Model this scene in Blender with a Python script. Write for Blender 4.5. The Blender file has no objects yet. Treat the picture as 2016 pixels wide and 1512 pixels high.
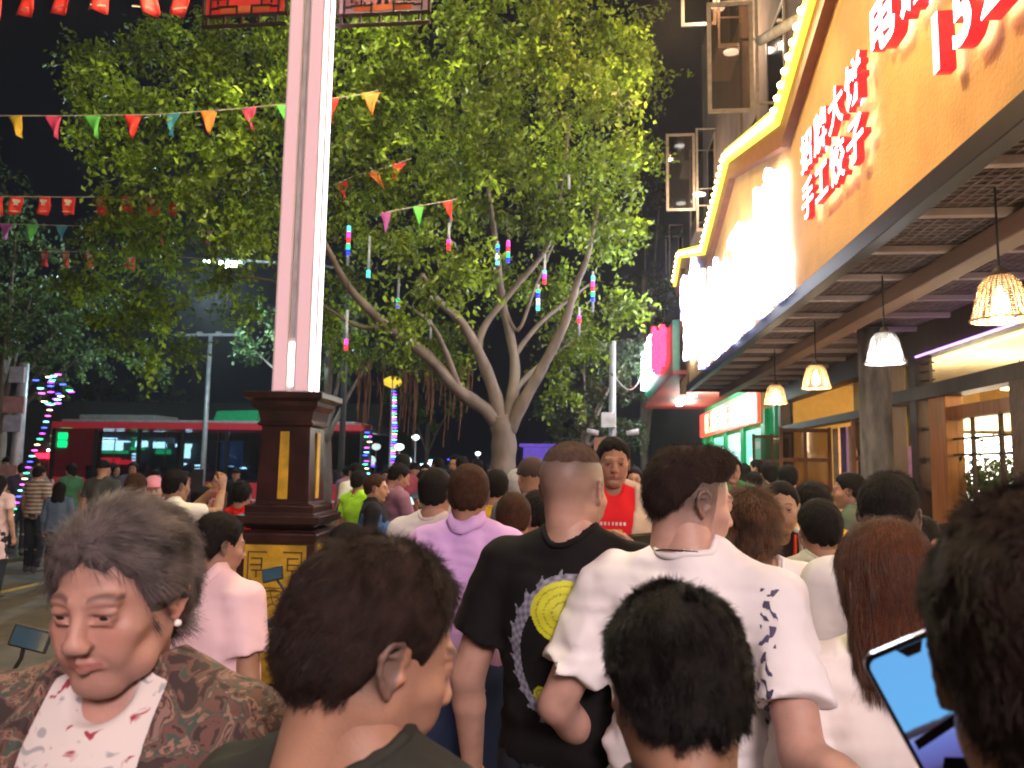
import bpy, math, random
import numpy as np
from mathutils import Vector, Matrix, Euler
from mathutils.bvhtree import BVHTree
R = math.radians
random.seed(7); rng = np.random.default_rng(7)
sc = bpy.context.scene
C = sc.collection

# ------------------------------------------------------------ camera, sky, exposure
FPX = 1500.0
CAMZ = 1.68
CAMROT = Matrix.Rotation(R(6.2), 4, 'Z') @ Matrix.Rotation(R(96.05), 4, 'X') @ Matrix.Rotation(R(0.9), 4, 'Z')
cd = bpy.data.cameras.new('camera'); cam = bpy.data.objects.new('camera', cd); C.objects.link(cam)
cam.matrix_world = Matrix.Translation((0, 0, CAMZ)) @ CAMROT
cd.sensor_width = 36; cd.lens = 36 * FPX / 2016; cd.clip_start = 0.03; cd.clip_end = 600
cd.dof.use_dof = True; cd.dof.focus_distance = 2.3; cd.dof.aperture_fstop = 6.3
sc.camera = cam
w = bpy.data.worlds.new('World'); sc.world = w; w.use_nodes = True
nt = w.node_tree; bg = nt.nodes['Background']
sky = nt.nodes.new('ShaderNodeTexSky'); sky.sky_type = 'NISHITA'; sky.sun_disc = False
sky.sun_elevation = R(-4); sky.sun_rotation = R(200)
nt.links.new(sky.outputs[0], bg.inputs[0]); bg.inputs[1].default_value = 0.05
bg2 = nt.nodes.new('ShaderNodeBackground'); bg2.inputs[0].default_value = (.22, .32, 1, 1); bg2.inputs[1].default_value = .0028
adn = nt.nodes.new('ShaderNodeAddShader'); nt.links.new(bg.outputs[0], adn.inputs[0]); nt.links.new(bg2.outputs[0], adn.inputs[1]); nt.links.new(adn.outputs[0], nt.nodes['World Output'].inputs[0])
sl = bpy.data.lights.new('moon', 'SUN'); so = bpy.data.objects.new('moon', sl); C.objects.link(so)
sl.energy = 0.01; sl.angle = R(0.5); sl.color = (1, .95, .9); so.rotation_euler = (R(50), 0, R(-20))
sc.view_settings.view_transform = 'Standard'; sc.view_settings.look = 'None'
sc.view_settings.gamma = 1; sc.view_settings.use_curve_mapping = False
sc.view_settings.exposure = 0.8
sc.render.engine = 'CYCLES'
cy = sc.cycles
cy.use_denoising = True; cy.max_bounces = 5; cy.diffuse_bounces = 2; cy.glossy_bounces = 3
cy.transmission_bounces = 5; cy.transparent_max_bounces = 8; cy.sample_clamp_indirect = 3.0
cy.caustics_reflective = False; cy.caustics_refractive = False; cy.use_light_tree = True; cy.use_adaptive_sampling = True; cy.adaptive_threshold = .025
try: cy.filter_width = 1.9
except Exception: pass

def W(px, py, Y):
    """the point of the place that stands at distance Y up the street behind that spot of the photograph"""
    d = CAMROT.to_3x3() @ Vector(((px - 1008) / FPX, -(py - 756) / FPX, -1))
    t = Y / d.y
    return Vector((d.x * t, Y, CAMZ + d.z * t))
def WX(px, py, X):
    d = CAMROT.to_3x3() @ Vector(((px - 1008) / FPX, -(py - 756) / FPX, -1))
    t = X / d.x
    return Vector((X, d.y * t, CAMZ + d.z * t))

# ------------------------------------------------------------ materials
MATS = {}
def new_mat(name):
    m = bpy.data.materials.new(name); m.use_nodes = True
    return m, m.node_tree, m.node_tree.nodes['Principled BSDF']
def mat(name, col, rough=.6, metal=0., var=.25, scale=8., bump=.0, bscale=40., em=None, es=0., objcol=False,
        coat=0., spec=.5, alpha=1., trans=0., detail=4., stretch=None, sheen=0., sss=0.):
    if name in MATS: return MATS[name]
    m, nt, b = new_mat(name)
    N = nt.nodes; L = nt.links
    b.inputs['Roughness'].default_value = rough; b.inputs['Metallic'].default_value = metal
    b.inputs['Specular IOR Level'].default_value = spec
    if coat: b.inputs['Coat Weight'].default_value = coat
    if trans: b.inputs['Transmission Weight'].default_value = trans
    if alpha < 1: b.inputs['Alpha'].default_value = alpha
    if sheen: b.inputs['Sheen Weight'].default_value = sheen
    if sss:
        b.inputs['Subsurface Weight'].default_value = sss; b.inputs['Subsurface Radius'].default_value = (.012, .005, .003)
    tc = N.new('ShaderNodeTexCoord'); mp = N.new('ShaderNodeMapping'); L.new(tc.outputs['Object'], mp.inputs[0])
    if stretch: mp.inputs['Scale'].default_value = stretch
    if var > 0 or objcol:
        nz = N.new('ShaderNodeTexNoise'); nz.inputs['Scale'].default_value = scale; nz.inputs['Detail'].default_value = detail
        L.new(mp.outputs[0], nz.inputs['Vector'])
        mr = N.new('ShaderNodeMapRange'); mr.inputs['From Min'].default_value = .3; mr.inputs['From Max'].default_value = .7
        mr.inputs['To Min'].default_value = 1 - var; mr.inputs['To Max'].default_value = 1 + var * .6
        L.new(nz.outputs[0], mr.inputs['Value'])
        mx = N.new('ShaderNodeVectorMath'); mx.operation = 'SCALE'
        if objcol:
            oi = N.new('ShaderNodeObjectInfo'); L.new(oi.outputs['Color'], mx.inputs[0])
        else:
            mx.inputs[0].default_value = col[:3]
        L.new(mr.outputs[0], mx.inputs['Scale']); L.new(mx.outputs[0], b.inputs['Base Color'])
    else:
        b.inputs['Base Color'].default_value = (*col[:3], 1)
    if bump > 0:
        n2 = N.new('ShaderNodeTexNoise'); n2.inputs['Scale'].default_value = bscale; n2.inputs['Detail'].default_value = 6
        L.new(mp.outputs[0], n2.inputs['Vector'])
        bp = N.new('ShaderNodeBump'); bp.inputs['Strength'].default_value = bump; bp.inputs['Distance'].default_value = .01
        L.new(n2.outputs[0], bp.inputs['Height']); L.new(bp.outputs[0], b.inputs['Normal'])
    if em is not None:
        b.inputs['Emission Color'].default_value = (*em[:3], 1); b.inputs['Emission Strength'].default_value = es
    MATS[name] = m
    return m
def emit(name, col, s):
    return mat(name, tuple(min(1, c) * .6 for c in col), .5, var=0, em=col, es=s)
def colmat(name, rough=.6, sss=0., bump=0., bscale=120., sheen=0., spec=.5, attr='col'):
    """base colour read from a point colour attribute (flat print, skin tone)"""
    if name in MATS: return MATS[name]
    m, nt, b = new_mat(name); N = nt.nodes; L = nt.links
    a = N.new('ShaderNodeAttribute'); a.attribute_name = attr
    nz = N.new('ShaderNodeTexNoise'); nz.inputs['Scale'].default_value = 14; nz.inputs['Detail'].default_value = 5
    tc = N.new('ShaderNodeTexCoord'); L.new(tc.outputs['Object'], nz.inputs['Vector'])
    mr = N.new('ShaderNodeMapRange'); mr.inputs['From Min'].default_value = .3; mr.inputs['From Max'].default_value = .7
    mr.inputs['To Min'].default_value = .74; mr.inputs['To Max'].default_value = 1.14
    L.new(nz.outputs[0], mr.inputs['Value'])
    mx = N.new('ShaderNodeVectorMath'); mx.operation = 'SCALE'
    L.new(a.outputs['Color'], mx.inputs[0]); L.new(mr.outputs[0], mx.inputs['Scale']); L.new(mx.outputs[0], b.inputs['Base Color'])
    b.inputs['Roughness'].default_value = rough; b.inputs['Specular IOR Level'].default_value = spec
    if sss:
        b.inputs['Subsurface Weight'].default_value = sss; b.inputs['Subsurface Radius'].default_value = (.014, .005, .003)
    if sheen: b.inputs['Sheen Weight'].default_value = sheen
    if bump:
        n2 = N.new('ShaderNodeTexNoise'); n2.inputs['Scale'].default_value = bscale; n2.inputs['Detail'].default_value = 3
        L.new(tc.outputs['Object'], n2.inputs['Vector'])
        bp = N.new('ShaderNodeBump'); bp.inputs['Strength'].default_value = bump; bp.inputs['Distance'].default_value = .004
        L.new(n2.outputs[0], bp.inputs['Height']); L.new(bp.outputs[0], b.inputs['Normal'])
    MATS[name] = m
    return m
def glass_mat(name='clear_glass', tint=(.9, .95, .95), refl=.12, rough=.03):
    if name in MATS: return MATS[name]
    m, nt, b = new_mat(name); N = nt.nodes; L = nt.links
    tr = N.new('ShaderNodeBsdfTransparent'); tr.inputs[0].default_value = (*tint, 1)
    gl = N.new('ShaderNodeBsdfGlossy'); gl.inputs['Roughness'].default_value = rough
    fr = N.new('ShaderNodeFresnel'); fr.inputs[0].default_value = 1.45
    ad = N.new('ShaderNodeMath'); ad.operation = 'ADD'; ad.inputs[1].default_value = refl * .3; L.new(fr.outputs[0], ad.inputs[0])
    ge = N.new('ShaderNodeNewGeometry'); inv = N.new('ShaderNodeMath'); inv.operation = 'SUBTRACT'; inv.inputs[0].default_value = 1; L.new(ge.outputs['Backfacing'], inv.inputs[1])
    mu = N.new('ShaderNodeMath'); mu.operation = 'MULTIPLY'; L.new(ad.outputs[0], mu.inputs[0]); L.new(inv.outputs[0], mu.inputs[1])
    mx = N.new('ShaderNodeMixShader'); L.new(mu.outputs[0], mx.inputs[0]); L.new(tr.outputs[0], mx.inputs[1]); L.new(gl.outputs[0], mx.inputs[2])
    L.new(mx.outputs[0], N['Material Output'].inputs[0])
    MATS[name] = m
    return m

# ------------------------------------------------------------ objects
def tag(o, label=None, cat=None, group=None, kind=None):
    if label: o['label'] = label
    if cat: o['category'] = cat
    if group: o['group'] = group
    if kind: o['kind'] = kind
    return o
def empty(name, loc=(0, 0, 0), rz=0., label=None, cat=None, group=None):
    o = bpy.data.objects.new(name, None); C.objects.link(o); o.location = loc; o.rotation_euler = (0, 0, rz)
    return tag(o, label, cat, group)
def mesh_np(name, V, F, mats=(), midx=None, smooth=True, col=None):
    """V (n,3), F (m,k) constant k"""
    me = bpy.data.meshes.new(name); V = np.asarray(V, np.float32); F = np.asarray(F, np.int32)
    k = F.shape[1]
    me.vertices.add(len(V)); me.vertices.foreach_set('co', V.ravel())
    me.loops.add(F.size); me.loops.foreach_set('vertex_index', F.ravel())
    me.polygons.add(len(F)); me.polygons.foreach_set('loop_start', np.arange(0, F.size, k, dtype=np.int32))
    me.polygons.foreach_set('use_smooth', np.full(len(F), smooth))
    if midx is not None: me.polygons.foreach_set('material_index', np.asarray(midx, np.int32))
    for m in mats: me.materials.append(m)
    if col is not None:
        a = me.attributes.new('col', 'FLOAT_COLOR', 'POINT'); c4 = np.ones((len(V), 4), np.float32); c4[:, :3] = col
        a.data.foreach_set('color', c4.ravel())
    me.update(calc_edges=True)
    return me
def link(name, me, parent=None, color=None, loc=None):
    o = bpy.data.objects.new(name, me); C.objects.link(o)
    if parent is not None: o.parent = parent
    if color is not None: o.color = (*color[:3], 1)
    if loc is not None: o.location = loc
    return o
class MB:
    def __init__(s): s.v = []; s.f = []; s.m = []
    def add(s, V, F, mi=0):
        n = len(s.v); s.v += [tuple(p) for p in V]; s.f += [tuple(i + n for i in f) for f in F]; s.m += [mi] * len(F); return s
    def box(s, x0, y0, z0, x1, y1, z1, mi=0, M=None):
        V = [Vector(p) for p in ((x0, y0, z0), (x1, y0, z0), (x1, y1, z0), (x0, y1, z0), (x0, y0, z1), (x1, y0, z1), (x1, y1, z1), (x0, y1, z1))]
        if M is not None: V = [M @ p for p in V]
        return s.add(V, [(0, 3, 2, 1), (4, 5, 6, 7), (0, 1, 5, 4), (1, 2, 6, 5), (2, 3, 7, 6), (3, 0, 4, 7)], mi)
    def cbox(s, c, d, mi=0, M=None):
        return s.box(c[0] - d[0] / 2, c[1] - d[1] / 2, c[2] - d[2] / 2, c[0] + d[0] / 2, c[1] + d[1] / 2, c[2] + d[2] / 2, mi, M)
    def tube(s, pts, rad, n=8, mi=0, cap=True):
        pts = [Vector(p) for p in pts]
        if not hasattr(rad, '__len__'): rad = [rad] * len(pts)
        V = []; F = []; prev = None
        for i, p in enumerate(pts):
            d = (pts[min(i + 1, len(pts) - 1)] - pts[max(i - 1, 0)]).normalized()
            if prev is None: u = d.orthogonal().normalized()
            else:
                u = prev - d * prev.dot(d); u = u.normalized() if u.length > 1e-6 else d.orthogonal().normalized()
            prev = u; v = d.cross(u)
            for k in range(n):
                a = 2 * math.pi * k / n; V.append(p + (u * math.cos(a) + v * math.sin(a)) * rad[i])
        for i in range(len(pts) - 1):
            for k in range(n):
                a = i * n + k; b = i * n + (k + 1) % n; F.append((a, b, b + n, a + n))
        if cap: F.append(tuple(reversed(range(n)))); F.append(tuple(range((len(pts) - 1) * n, len(pts) * n)))
        return s.add(V, F, mi)
    def lathe(s, prof, n=16, c=(0, 0, 0), mi=0, cap=True, sx=1, sy=1, ph=0.):
        V = []; F = []
        for r, z in prof:
            for k in range(n):
                a = 2 * math.pi * k / n + ph; V.append((c[0] + r * math.cos(a) * sx, c[1] + r * math.sin(a) * sy, c[2] + z))
        for i in range(len(prof) - 1):
            for k in range(n):
                a = i * n + k; b = i * n + (k + 1) % n; F.append((a, b, b + n, a + n))
        if cap: F.append(tuple(reversed(range(n)))); F.append(tuple(range((len(prof) - 1) * n, len(prof) * n)))
        return s.add(V, F, mi)
    def prism(s, poly, axis, a0, a1, mi=0, mi_cap=None):
        """poly of 2D points swept along axis ('x','y','z')"""
        def P(p, a):
            return {'x': (a, p[0], p[1]), 'y': (p[0], a, p[1]), 'z': (p[0], p[1], a)}[axis]
        n = len(poly); V = [P(p, a0) for p in poly] + [P(p, a1) for p in poly]
        s.add(V, [(i, (i + 1) % n, (i + 1) % n + n, i + n) for i in range(n)], mi)
        s.add(V, [tuple(reversed(range(n))), tuple(range(n, 2 * n))], mi if mi_cap is None else mi_cap)
        return s
    def build(s, name, mats, parent=None, smooth=False, bevel=0., color=None):
        me = bpy.data.meshes.new(name); me.from_pydata(s.v, [], s.f)
        if not isinstance(mats, (list, tuple)): mats = [mats]
        for m in mats: me.materials.append(m)
        me.polygons.foreach_set('material_index', s.m)
        me.polygons.foreach_set('use_smooth', [smooth] * len(s.f)); me.update()
        import bmesh
        bm = bmesh.new(); bm.from_mesh(me); bmesh.ops.recalc_face_normals(bm, faces=bm.faces); bm.to_mesh(me); bm.free()
        o = link(name, me, parent, color)
        if bevel > 0:
            b = o.modifiers.new('bevel', 'BEVEL'); b.width = bevel; b.segments = 2; b.limit_method = 'ANGLE'
        return o
def copy_tree(o, parent=None):
    c = o.copy(); C.objects.link(c); c.parent = parent
    for ch in o.children: copy_tree(ch, c)
    return c
def text_mesh(s, size, ext=.01, off=0., res=3):
    cu = bpy.data.curves.new('t', 'FONT'); cu.body = s; cu.size = size; cu.extrude = ext; cu.offset = off
    cu.align_x = 'CENTER'; cu.align_y = 'CENTER'; cu.resolution_u = res
    o = bpy.data.objects.new('t', cu); C.objects.link(o)
    bpy.context.view_layer.update()
    me = bpy.data.meshes.new_from_object(o.evaluated_get(bpy.context.evaluated_depsgraph_get()))
    bpy.data.objects.remove(o)
    return me
def letter(s, size, M, face, side, parent, ext=.01, off=0., name='letter'):
    me = text_mesh(s, size, ext, off); me.materials.clear(); me.materials.append(face); me.materials.append(side)
    n = np.zeros(len(me.polygons) * 3); me.polygons.foreach_get('normal', n)
    me.polygons.foreach_set('material_index', (np.abs(n.reshape(-1, 3)[:, 2]) < .8).astype(np.int32))
    o = link(name, me, parent); o.matrix_local = M
    return o
MW = Matrix(((0, 0, -1, 0), (-1, 0, 0, 0), (0, 1, 0, 0), (0, 0, 0, 1)))  # text facing -X, reading towards -Y
def on_wall(x, y, z): return Matrix.Translation((x, y, z)) @ MW
def point_light(name, loc, col, e, r=.05, parent=None, kind='POINT', **k):
    l = bpy.data.lights.new(name, kind); l.energy = e; l.color = col
    if kind in ('POINT', 'SPOT'): l.shadow_soft_size = r
    for a, b in k.items(): setattr(l, a, b)
    o = bpy.data.objects.new(name, l); C.objects.link(o); o.location = loc
    if parent is not None: o.parent = parent
    return o
# ------------------------------------------------------------ distance-field modeller for bodies, heads, hands and clothes
class Field:
    def __init__(s, lo, hi, h):
        s.ax = [np.arange(lo[i], hi[i] + h, h) for i in range(3)]; s.h = h
        s.D = np.full([len(a) for a in s.ax], .3, np.float32)
    def sub(s, lo, hi):
        sl = []
        for i in range(3):
            a = int(np.searchsorted(s.ax[i], lo[i])); b = int(np.searchsorted(s.ax[i], hi[i]))
            if b - a < 1: return None
            sl.append(slice(a, b))
        g = [s.ax[0][sl[0]][:, None, None], s.ax[1][sl[1]][None, :, None], s.ax[2][sl[2]][None, None, :]]
        return tuple(sl), g
    def put(s, fn, lo, hi, k=.01, op='u'):
        m = k + 2.5 * s.h
        r = s.sub([l - m for l in lo], [x + m for x in hi])
        if r is None: return
        sl, g = r; d = fn(*g); D = s.D[sl]
        if op == 'u':
            hh = np.maximum(k - np.abs(D - d), 0) / k; s.D[sl] = np.minimum(D, d) - hh * hh * k * .25
        elif op == 's':
            d = -d; hh = np.maximum(k - np.abs(D - d), 0) / k; s.D[sl] = np.maximum(D, d) + hh * hh * k * .25
    def ell(s, c, r, k=.01, op='u', rot=None):
        c = np.array(c); r = np.array(r, float)
        if rot is None:
            def fn(x, y, z):
                x = x - c[0]; y = y - c[1]; z = z - c[2]
                k0 = np.sqrt((x / r[0]) ** 2 + (y / r[1]) ** 2 + (z / r[2]) ** 2); k1 = np.sqrt((x / r[0] ** 2) ** 2 + (y / r[1] ** 2) ** 2 + (z / r[2] ** 2) ** 2)
                return k0 * (k0 - 1) / (k1 + 1e-9)
            b = r
        else:
            Q = np.array(Euler([R(a) for a in rot]).to_matrix()).T
            def fn(x, y, z):
                x = x - c[0]; y = y - c[1]; z = z - c[2]
                a = Q[0, 0] * x + Q[0, 1] * y + Q[0, 2] * z; bb = Q[1, 0] * x + Q[1, 1] * y + Q[1, 2] * z; cc = Q[2, 0] * x + Q[2, 1] * y + Q[2, 2] * z
                k0 = np.sqrt((a / r[0]) ** 2 + (bb / r[1]) ** 2 + (cc / r[2]) ** 2); k1 = np.sqrt((a / r[0] ** 2) ** 2 + (bb / r[1] ** 2) ** 2 + (cc / r[2] ** 2) ** 2)
                return k0 * (k0 - 1) / (k1 + 1e-9)
            b = np.full(3, r.max())
        s.put(fn, c - b, c + b, k, op)
    def cone(s, a, b, ra, rb, k=.01, op='u', cut=False, sy=1.):
        a = np.array(a, float); b = np.array(b, float); ab = b - a; L2 = ab @ ab + 1e-12; L = math.sqrt(L2)
        def fn(x, y, z):
            px = x - a[0]; py = y - a[1]; pz = z - a[2]
            t0 = (px * ab[0] + py * ab[1] + pz * ab[2]) / L2; t = np.clip(t0, 0, 1)
            d = np.sqrt((px - t * ab[0]) ** 2 + ((py - t * ab[1]) / sy) ** 2 + (pz - t * ab[2]) ** 2) - (ra + (rb - ra) * t)
            if cut: d = np.maximum(d, (t0 - 1) * L)
            return d
        m = max(ra, rb); s.put(fn, np.minimum(a, b) - m, np.maximum(a, b) + m, k, op)
    def limb(s, pts, rad, k=.01, op='u', sy=1.):
        for i in range(len(pts) - 1): s.cone(pts[i], pts[i + 1], rad[i], rad[i + 1], k, op, sy=sy)
    def plane(s, n, o):
        """keep the side where (p-o).n < 0"""
        n = np.array(n, float); n /= np.linalg.norm(n)
        d = (s.ax[0][:, None, None] - o[0]) * n[0] + (s.ax[1][None, :, None] - o[1]) * n[1] + (s.ax[2][None, None, :] - o[2]) * n[2]
        s.D = np.maximum(s.D, d.astype(np.float32))
    def grid(s): return s.ax[0][:, None, None], s.ax[1][None, :, None], s.ax[2][None, None, :]
    def mesh(s):
        D = s.D.copy()
        D[0], D[-1], D[:, 0], D[:, -1], D[:, :, 0], D[:, :, -1] = .05, .05, .05, .05, .05, .05
        ins = D < 0; nx, ny, nz = D.shape
        cnt = np.zeros((nx - 1, ny - 1, nz - 1), np.uint8)
        for i in (0, 1):
            for j in (0, 1):
                for k in (0, 1): cnt += ins[i:nx - 1 + i, j:ny - 1 + j, k:nz - 1 + k]
        I, J, K = np.nonzero((cnt > 0) & (cnt < 8))
        P = np.zeros((len(I), 3)); N = np.zeros(len(I))
        cs = [(i, j, k) for i in (0, 1) for j in (0, 1) for k in (0, 1)]
        for a in cs:
            for ax in range(3):
                if a[ax]: continue
                b = list(a); b[ax] = 1
                d0 = D[I + a[0], J + a[1], K + a[2]]; d1 = D[I + b[0], J + b[1], K + b[2]]
                m = (d0 < 0) != (d1 < 0); t = np.where(m, d0 / np.where(m, d0 - d1, 1), 0)
                q = np.stack([np.full(len(I), a[0], float), np.full(len(I), a[1], float), np.full(len(I), a[2], float)], 1); q[:, ax] += t
                P[m] += q[m]; N[m] += 1
        P /= N[:, None]
        V = np.stack([s.ax[0][I] + P[:, 0] * s.h, s.ax[1][J] + P[:, 1] * s.h, s.ax[2][K] + P[:, 2] * s.h], 1)
        idx = np.full((nx - 1, ny - 1, nz - 1), -1, np.int64); idx[I, J, K] = np.arange(len(I))
        F = []
        a, b = ins[:-1, 1:-1, 1:-1], ins[1:, 1:-1, 1:-1]; i, j, k = np.nonzero(a != b); j += 1; k += 1
        q = np.stack([idx[i, j - 1, k - 1], idx[i, j, k - 1], idx[i, j, k], idx[i, j - 1, k]], 1); f = ~ins[i, j, k]; q[f] = q[f][:, ::-1]; F.append(q)
        a, b = ins[1:-1, :-1, 1:-1], ins[1:-1, 1:, 1:-1]; i, j, k = np.nonzero(a != b); i += 1; k += 1
        q = np.stack([idx[i - 1, j, k - 1], idx[i - 1, j, k], idx[i, j, k], idx[i, j, k - 1]], 1); f = ~ins[i, j, k]; q[f] = q[f][:, ::-1]; F.append(q)
        a, b = ins[1:-1, 1:-1, :-1], ins[1:-1, 1:-1, 1:]; i, j, k = np.nonzero(a != b); i += 1; j += 1
        q = np.stack([idx[i - 1, j - 1, k], idx[i, j - 1, k], idx[i, j, k], idx[i - 1, j, k]], 1); f = ~ins[i, j, k]; q[f] = q[f][:, ::-1]; F.append(q)
        return V, np.concatenate(F)
def wob(x, y, z, f, seed=0, n=5):
    r = np.random.default_rng(seed); s = 0
    for i in range(n):
        v = r.normal(size=3) * f; p = r.uniform(0, 6.28, 2); u = r.normal(size=3) * f * .6
        s = s + np.sin(v[0] * x + v[1] * y + v[2] * z + p[0] + 1.5 * np.sin(u[0] * x + u[1] * y + u[2] * z + p[1]))
    return s / n

# ------------------------------------------------------------ head: origin between the ears, +Y is where it looks
def head_field(h, female=False, old=False, ears=True):
    f = Field((-.11, -.13, -.20), (.11, .14, .15), h)
    f.ell((0, -.014, .036), (.0765, .097, .088), .02)
    f.ell((0, .022, -.028), (.062 if not female else .061, .068, .082), .035)
    f.ell((0, .060, -.098), (.021, .018, .016), .03)
    for s in (-1, 1):
        f.cone((s * .047, -.004, -.050), (s * .018, .055, -.096), .016, .014, .03)
        f.ell((s * .043, .058, -.022), (.022, .02, .018), .02)
        f.ell((s * .034, .066, -.05), (.018, .016, .02), .02)
        f.cone((s * .012, .0885, .024), (s * .042, .078, .024), .008, .007, .014)
        f.ell((s * .031, .104, .004), (.018, .017, .011), .013, 's')
        f.ell((s * .031, .0765, .004), (.0155, .0142, .0135), .004)
        f.cone((s * .017, .0895, .0115), (s * .045, .0805, .0105), .003, .003, .005)
        f.ell((s * .031, .0935, .0025), (.0132, .010, .0034 if not old else .0032), .002, 's')
        f.ell((s * .0115, .099, -.034), (.0085, .010, .0075), .007)
        f.ell((s * .006, .1035, -.041), (.003, .004, .003), .003, 's')
    f.cone((0, .088, .018), (0, .104, -.026), .0068, .0105, .014)
    f.ell((0, .1055, -.030), (.0110, .0095, .008), .008)
    f.cone((0, .0905, -.038), (0, .0935, -.052), .006, .006, .008)
    for s in (-1, 1):
        f.cone((0, .0925, -.0570), (s * .025, .0815, -.0615), .0048, .0026, .006)
        f.cone((0, .0905, -.0665), (s * .022, .0815, -.0640), .0060, .0030, .006)
        f.cone((0, .0985, -.0617), (s * .027, .0850, -.0625), .0016, .0014, .003, 's')
        if old:
            f.cone((s * .018, .093, -.0045), (s * .040, .084, -.009), .0022, .0018, .005)
            f.cone((s * .045, .078, .010), (s * .058, .064, .006), .0010, .0008, .003, 's')
            f.cone((s * .006, .097, .030), (s * .007, .095, .042), .0010, .0008, .003, 's')
            f.cone((s * .017, .098, -.036), (s * .036, .083, -.068), .0016, .0014, .006, 's')
            f.cone((s * .018, .0945, -.010), (s * .042, .084, -.014), .0014, .0012, .006, 's')
            f.ell((s * .048, .035, -.075), (.018, .022, .02), .02)
    f.ell((0, .086, -.079), (.02, .008, .006), .01, 's') if not old else None
    if ears:
        for s in (-1, 1):
            f.ell((s * .0745, -.011, -.001), (.0065, .0170, .026), .007, rot=(12, 0, s * -16))
            pts = [(.0745, .008, .008), (.0765, .004, .021), (.079, -.008, .029), (.0825, -.021, .025), (.0845, -.028, .010), (.083, -.025, -.006), (.080, -.016, -.019), (.0765, -.006, -.028)]
            pts = [(s * a, b, c) for a, b, c in pts]
            f.limb(pts, [.003, .0038, .0042, .0044, .0042, .0038, .004, .0055], .0035)
            f.ell((s * .0835, -.009, .000), (.006, .011, .015), .004, 's', rot=(12, 0, 0))
            f.cone((s * .0805, -.018, .012), (s * .0795, -.008, .014), .0028, .0024, .003)
            f.ell((s * .0785, .006, -.008), (.005, .004, .006), .004)
    f.cone((0, -.026, -.05), (0, -.026, -.15), .056 if not female else .048, .053 if not female else .046, .03)
    return f
HAIRLINE = dict(short=([-.12, -.05, -.03, -.012, .02, .03, .05, .08, .12], [-.062, -.055, -.02, .012, .012, -.004, .045, .074, .08]))
def head_cols(V, tone, scalp=None, scalpcol=(.07, .055, .05), lips=(.34, .12, .11), browc=(.03, .02, .018), stubble=0., blush=.1):
    x, y, z = V[:, 0], V[:, 1], V[:, 2]; ax = np.abs(x)
    col = np.tile(np.array(tone, float), (len(V), 1))
    def mixc(c, a): nonlocal col; a = np.clip(a, 0, 1)[:, None]; col = col * (1 - a) + np.array(c)[None] * a
    t = np.array(tone)
    mixc(t * (1.1, .72, .66), blush * 3 * np.exp(-(((ax - .04) / .02) ** 2 + ((z + .025) / .022) ** 2)) * (y > .03))
    mixc(t * (1.05, .75, .7), .5 * (ax > .079) * 1.)
    zb = .0275 + .004 * np.cos((ax - .03) * 90)
    mixc(browc, .7 * np.exp(-((z - zb) / .0038) ** 4) * (ax > .013) * (ax < .05) * (y > .06))
    mixc(lips, .85 * np.exp(-((z + .0617) / .0070) ** 4) * np.clip((.027 - ax) / .004, 0, 1) * (y > .075))
    mixc((.05, .025, .02), .8 * np.exp(-((z - .0065) / .0022) ** 2) * np.exp(-((ax - .031) / .0145) ** 6) * (y > .06))
    mixc(t * (.62, .5, .48), .55 * np.exp(-((z + .006) / .006) ** 2) * np.exp(-((ax - .031) / .016) ** 4) * (y > .06))
    mixc(t * (.75, .62, .58), .5 * np.exp(-((z - .013) / .005) ** 2) * np.exp(-((ax - .031) / .018) ** 4) * (y > .06))
    if stubble: mixc((.16, .13, .12), stubble * ((z < -.04) & (y > .02)) * np.clip((-.03 - z) / .02, 0, 1) * (np.abs(z + .0617) > .008))
    if scalp is not None: mixc(scalpcol, scalp(x, y, z))
    return np.clip(col, 0, 1)
def lowline(y, tab): return np.interp(y, tab[0], tab[1])
def hair_mesh(h, thick=.012, line=None, topk=1., lump=.003, extra=None, zmin=-.2, seed=3, front=.0, cutears=True, lumpf=60, taper=.03, wavy=1.):
    """cap of hair that follows the skull; extra(f) adds locks; line gives the lowest z as a function of y"""
    line = line or HAIRLINE['short']
    f = Field((-.15, -.17, zmin), (.15, .16, .20), h)
    f.ell((0, -.014, .036), (.0765 + thick, .097 + thick, .088 + thick * 1.25 * topk), .02)
    f.ell((0, -.02, -.01), (.066 + thick, .082 + thick, .075 + thick), .02)
    if front: f.ell((0, .05, .1), (.06, .05, .03 + front), .03)
    x, y, z = f.grid()
    if lump: f.D += (lump * wob(x, y, z, lumpf, seed) + .4 * lump * wob(x, y, z, lumpf * 2.6, seed + 1)).astype(np.float32)
    lo = np.interp(y, line[0], line[1])
    lo = lo + wavy * (.006 * np.sin(x * 150 + 1) + .004 * np.sin(x * 310))
    if taper: f.D += ((thick + .002) * (1 - np.clip((z - lo) / taper, 0, 1)) ** 1.5).astype(np.float32)
    f.D = np.maximum(f.D, ((lo - z) * .75).astype(np.float32))
    if extra: extra(f)
    return f.mesh()
def tri_sample(V, F, n, rg):
    T = np.concatenate([F[:, [0, 1, 2]], F[:, [0, 2, 3]]]); a, b, c = V[T[:, 0]], V[T[:, 1]], V[T[:, 2]]
    nn = np.cross(b - a, c - a); A = np.linalg.norm(nn, axis=1); p = A / A.sum(); i = rg.choice(len(T), n, p=p)
    u = rg.random(n); v = rg.random(n); m = u + v > 1; u[m] = 1 - u[m]; v[m] = 1 - v[m]
    return a[i] + (b - a)[i] * u[:, None] + (c - a)[i] * v[:, None], nn[i] / (A[i][:, None] + 1e-12)
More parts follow.
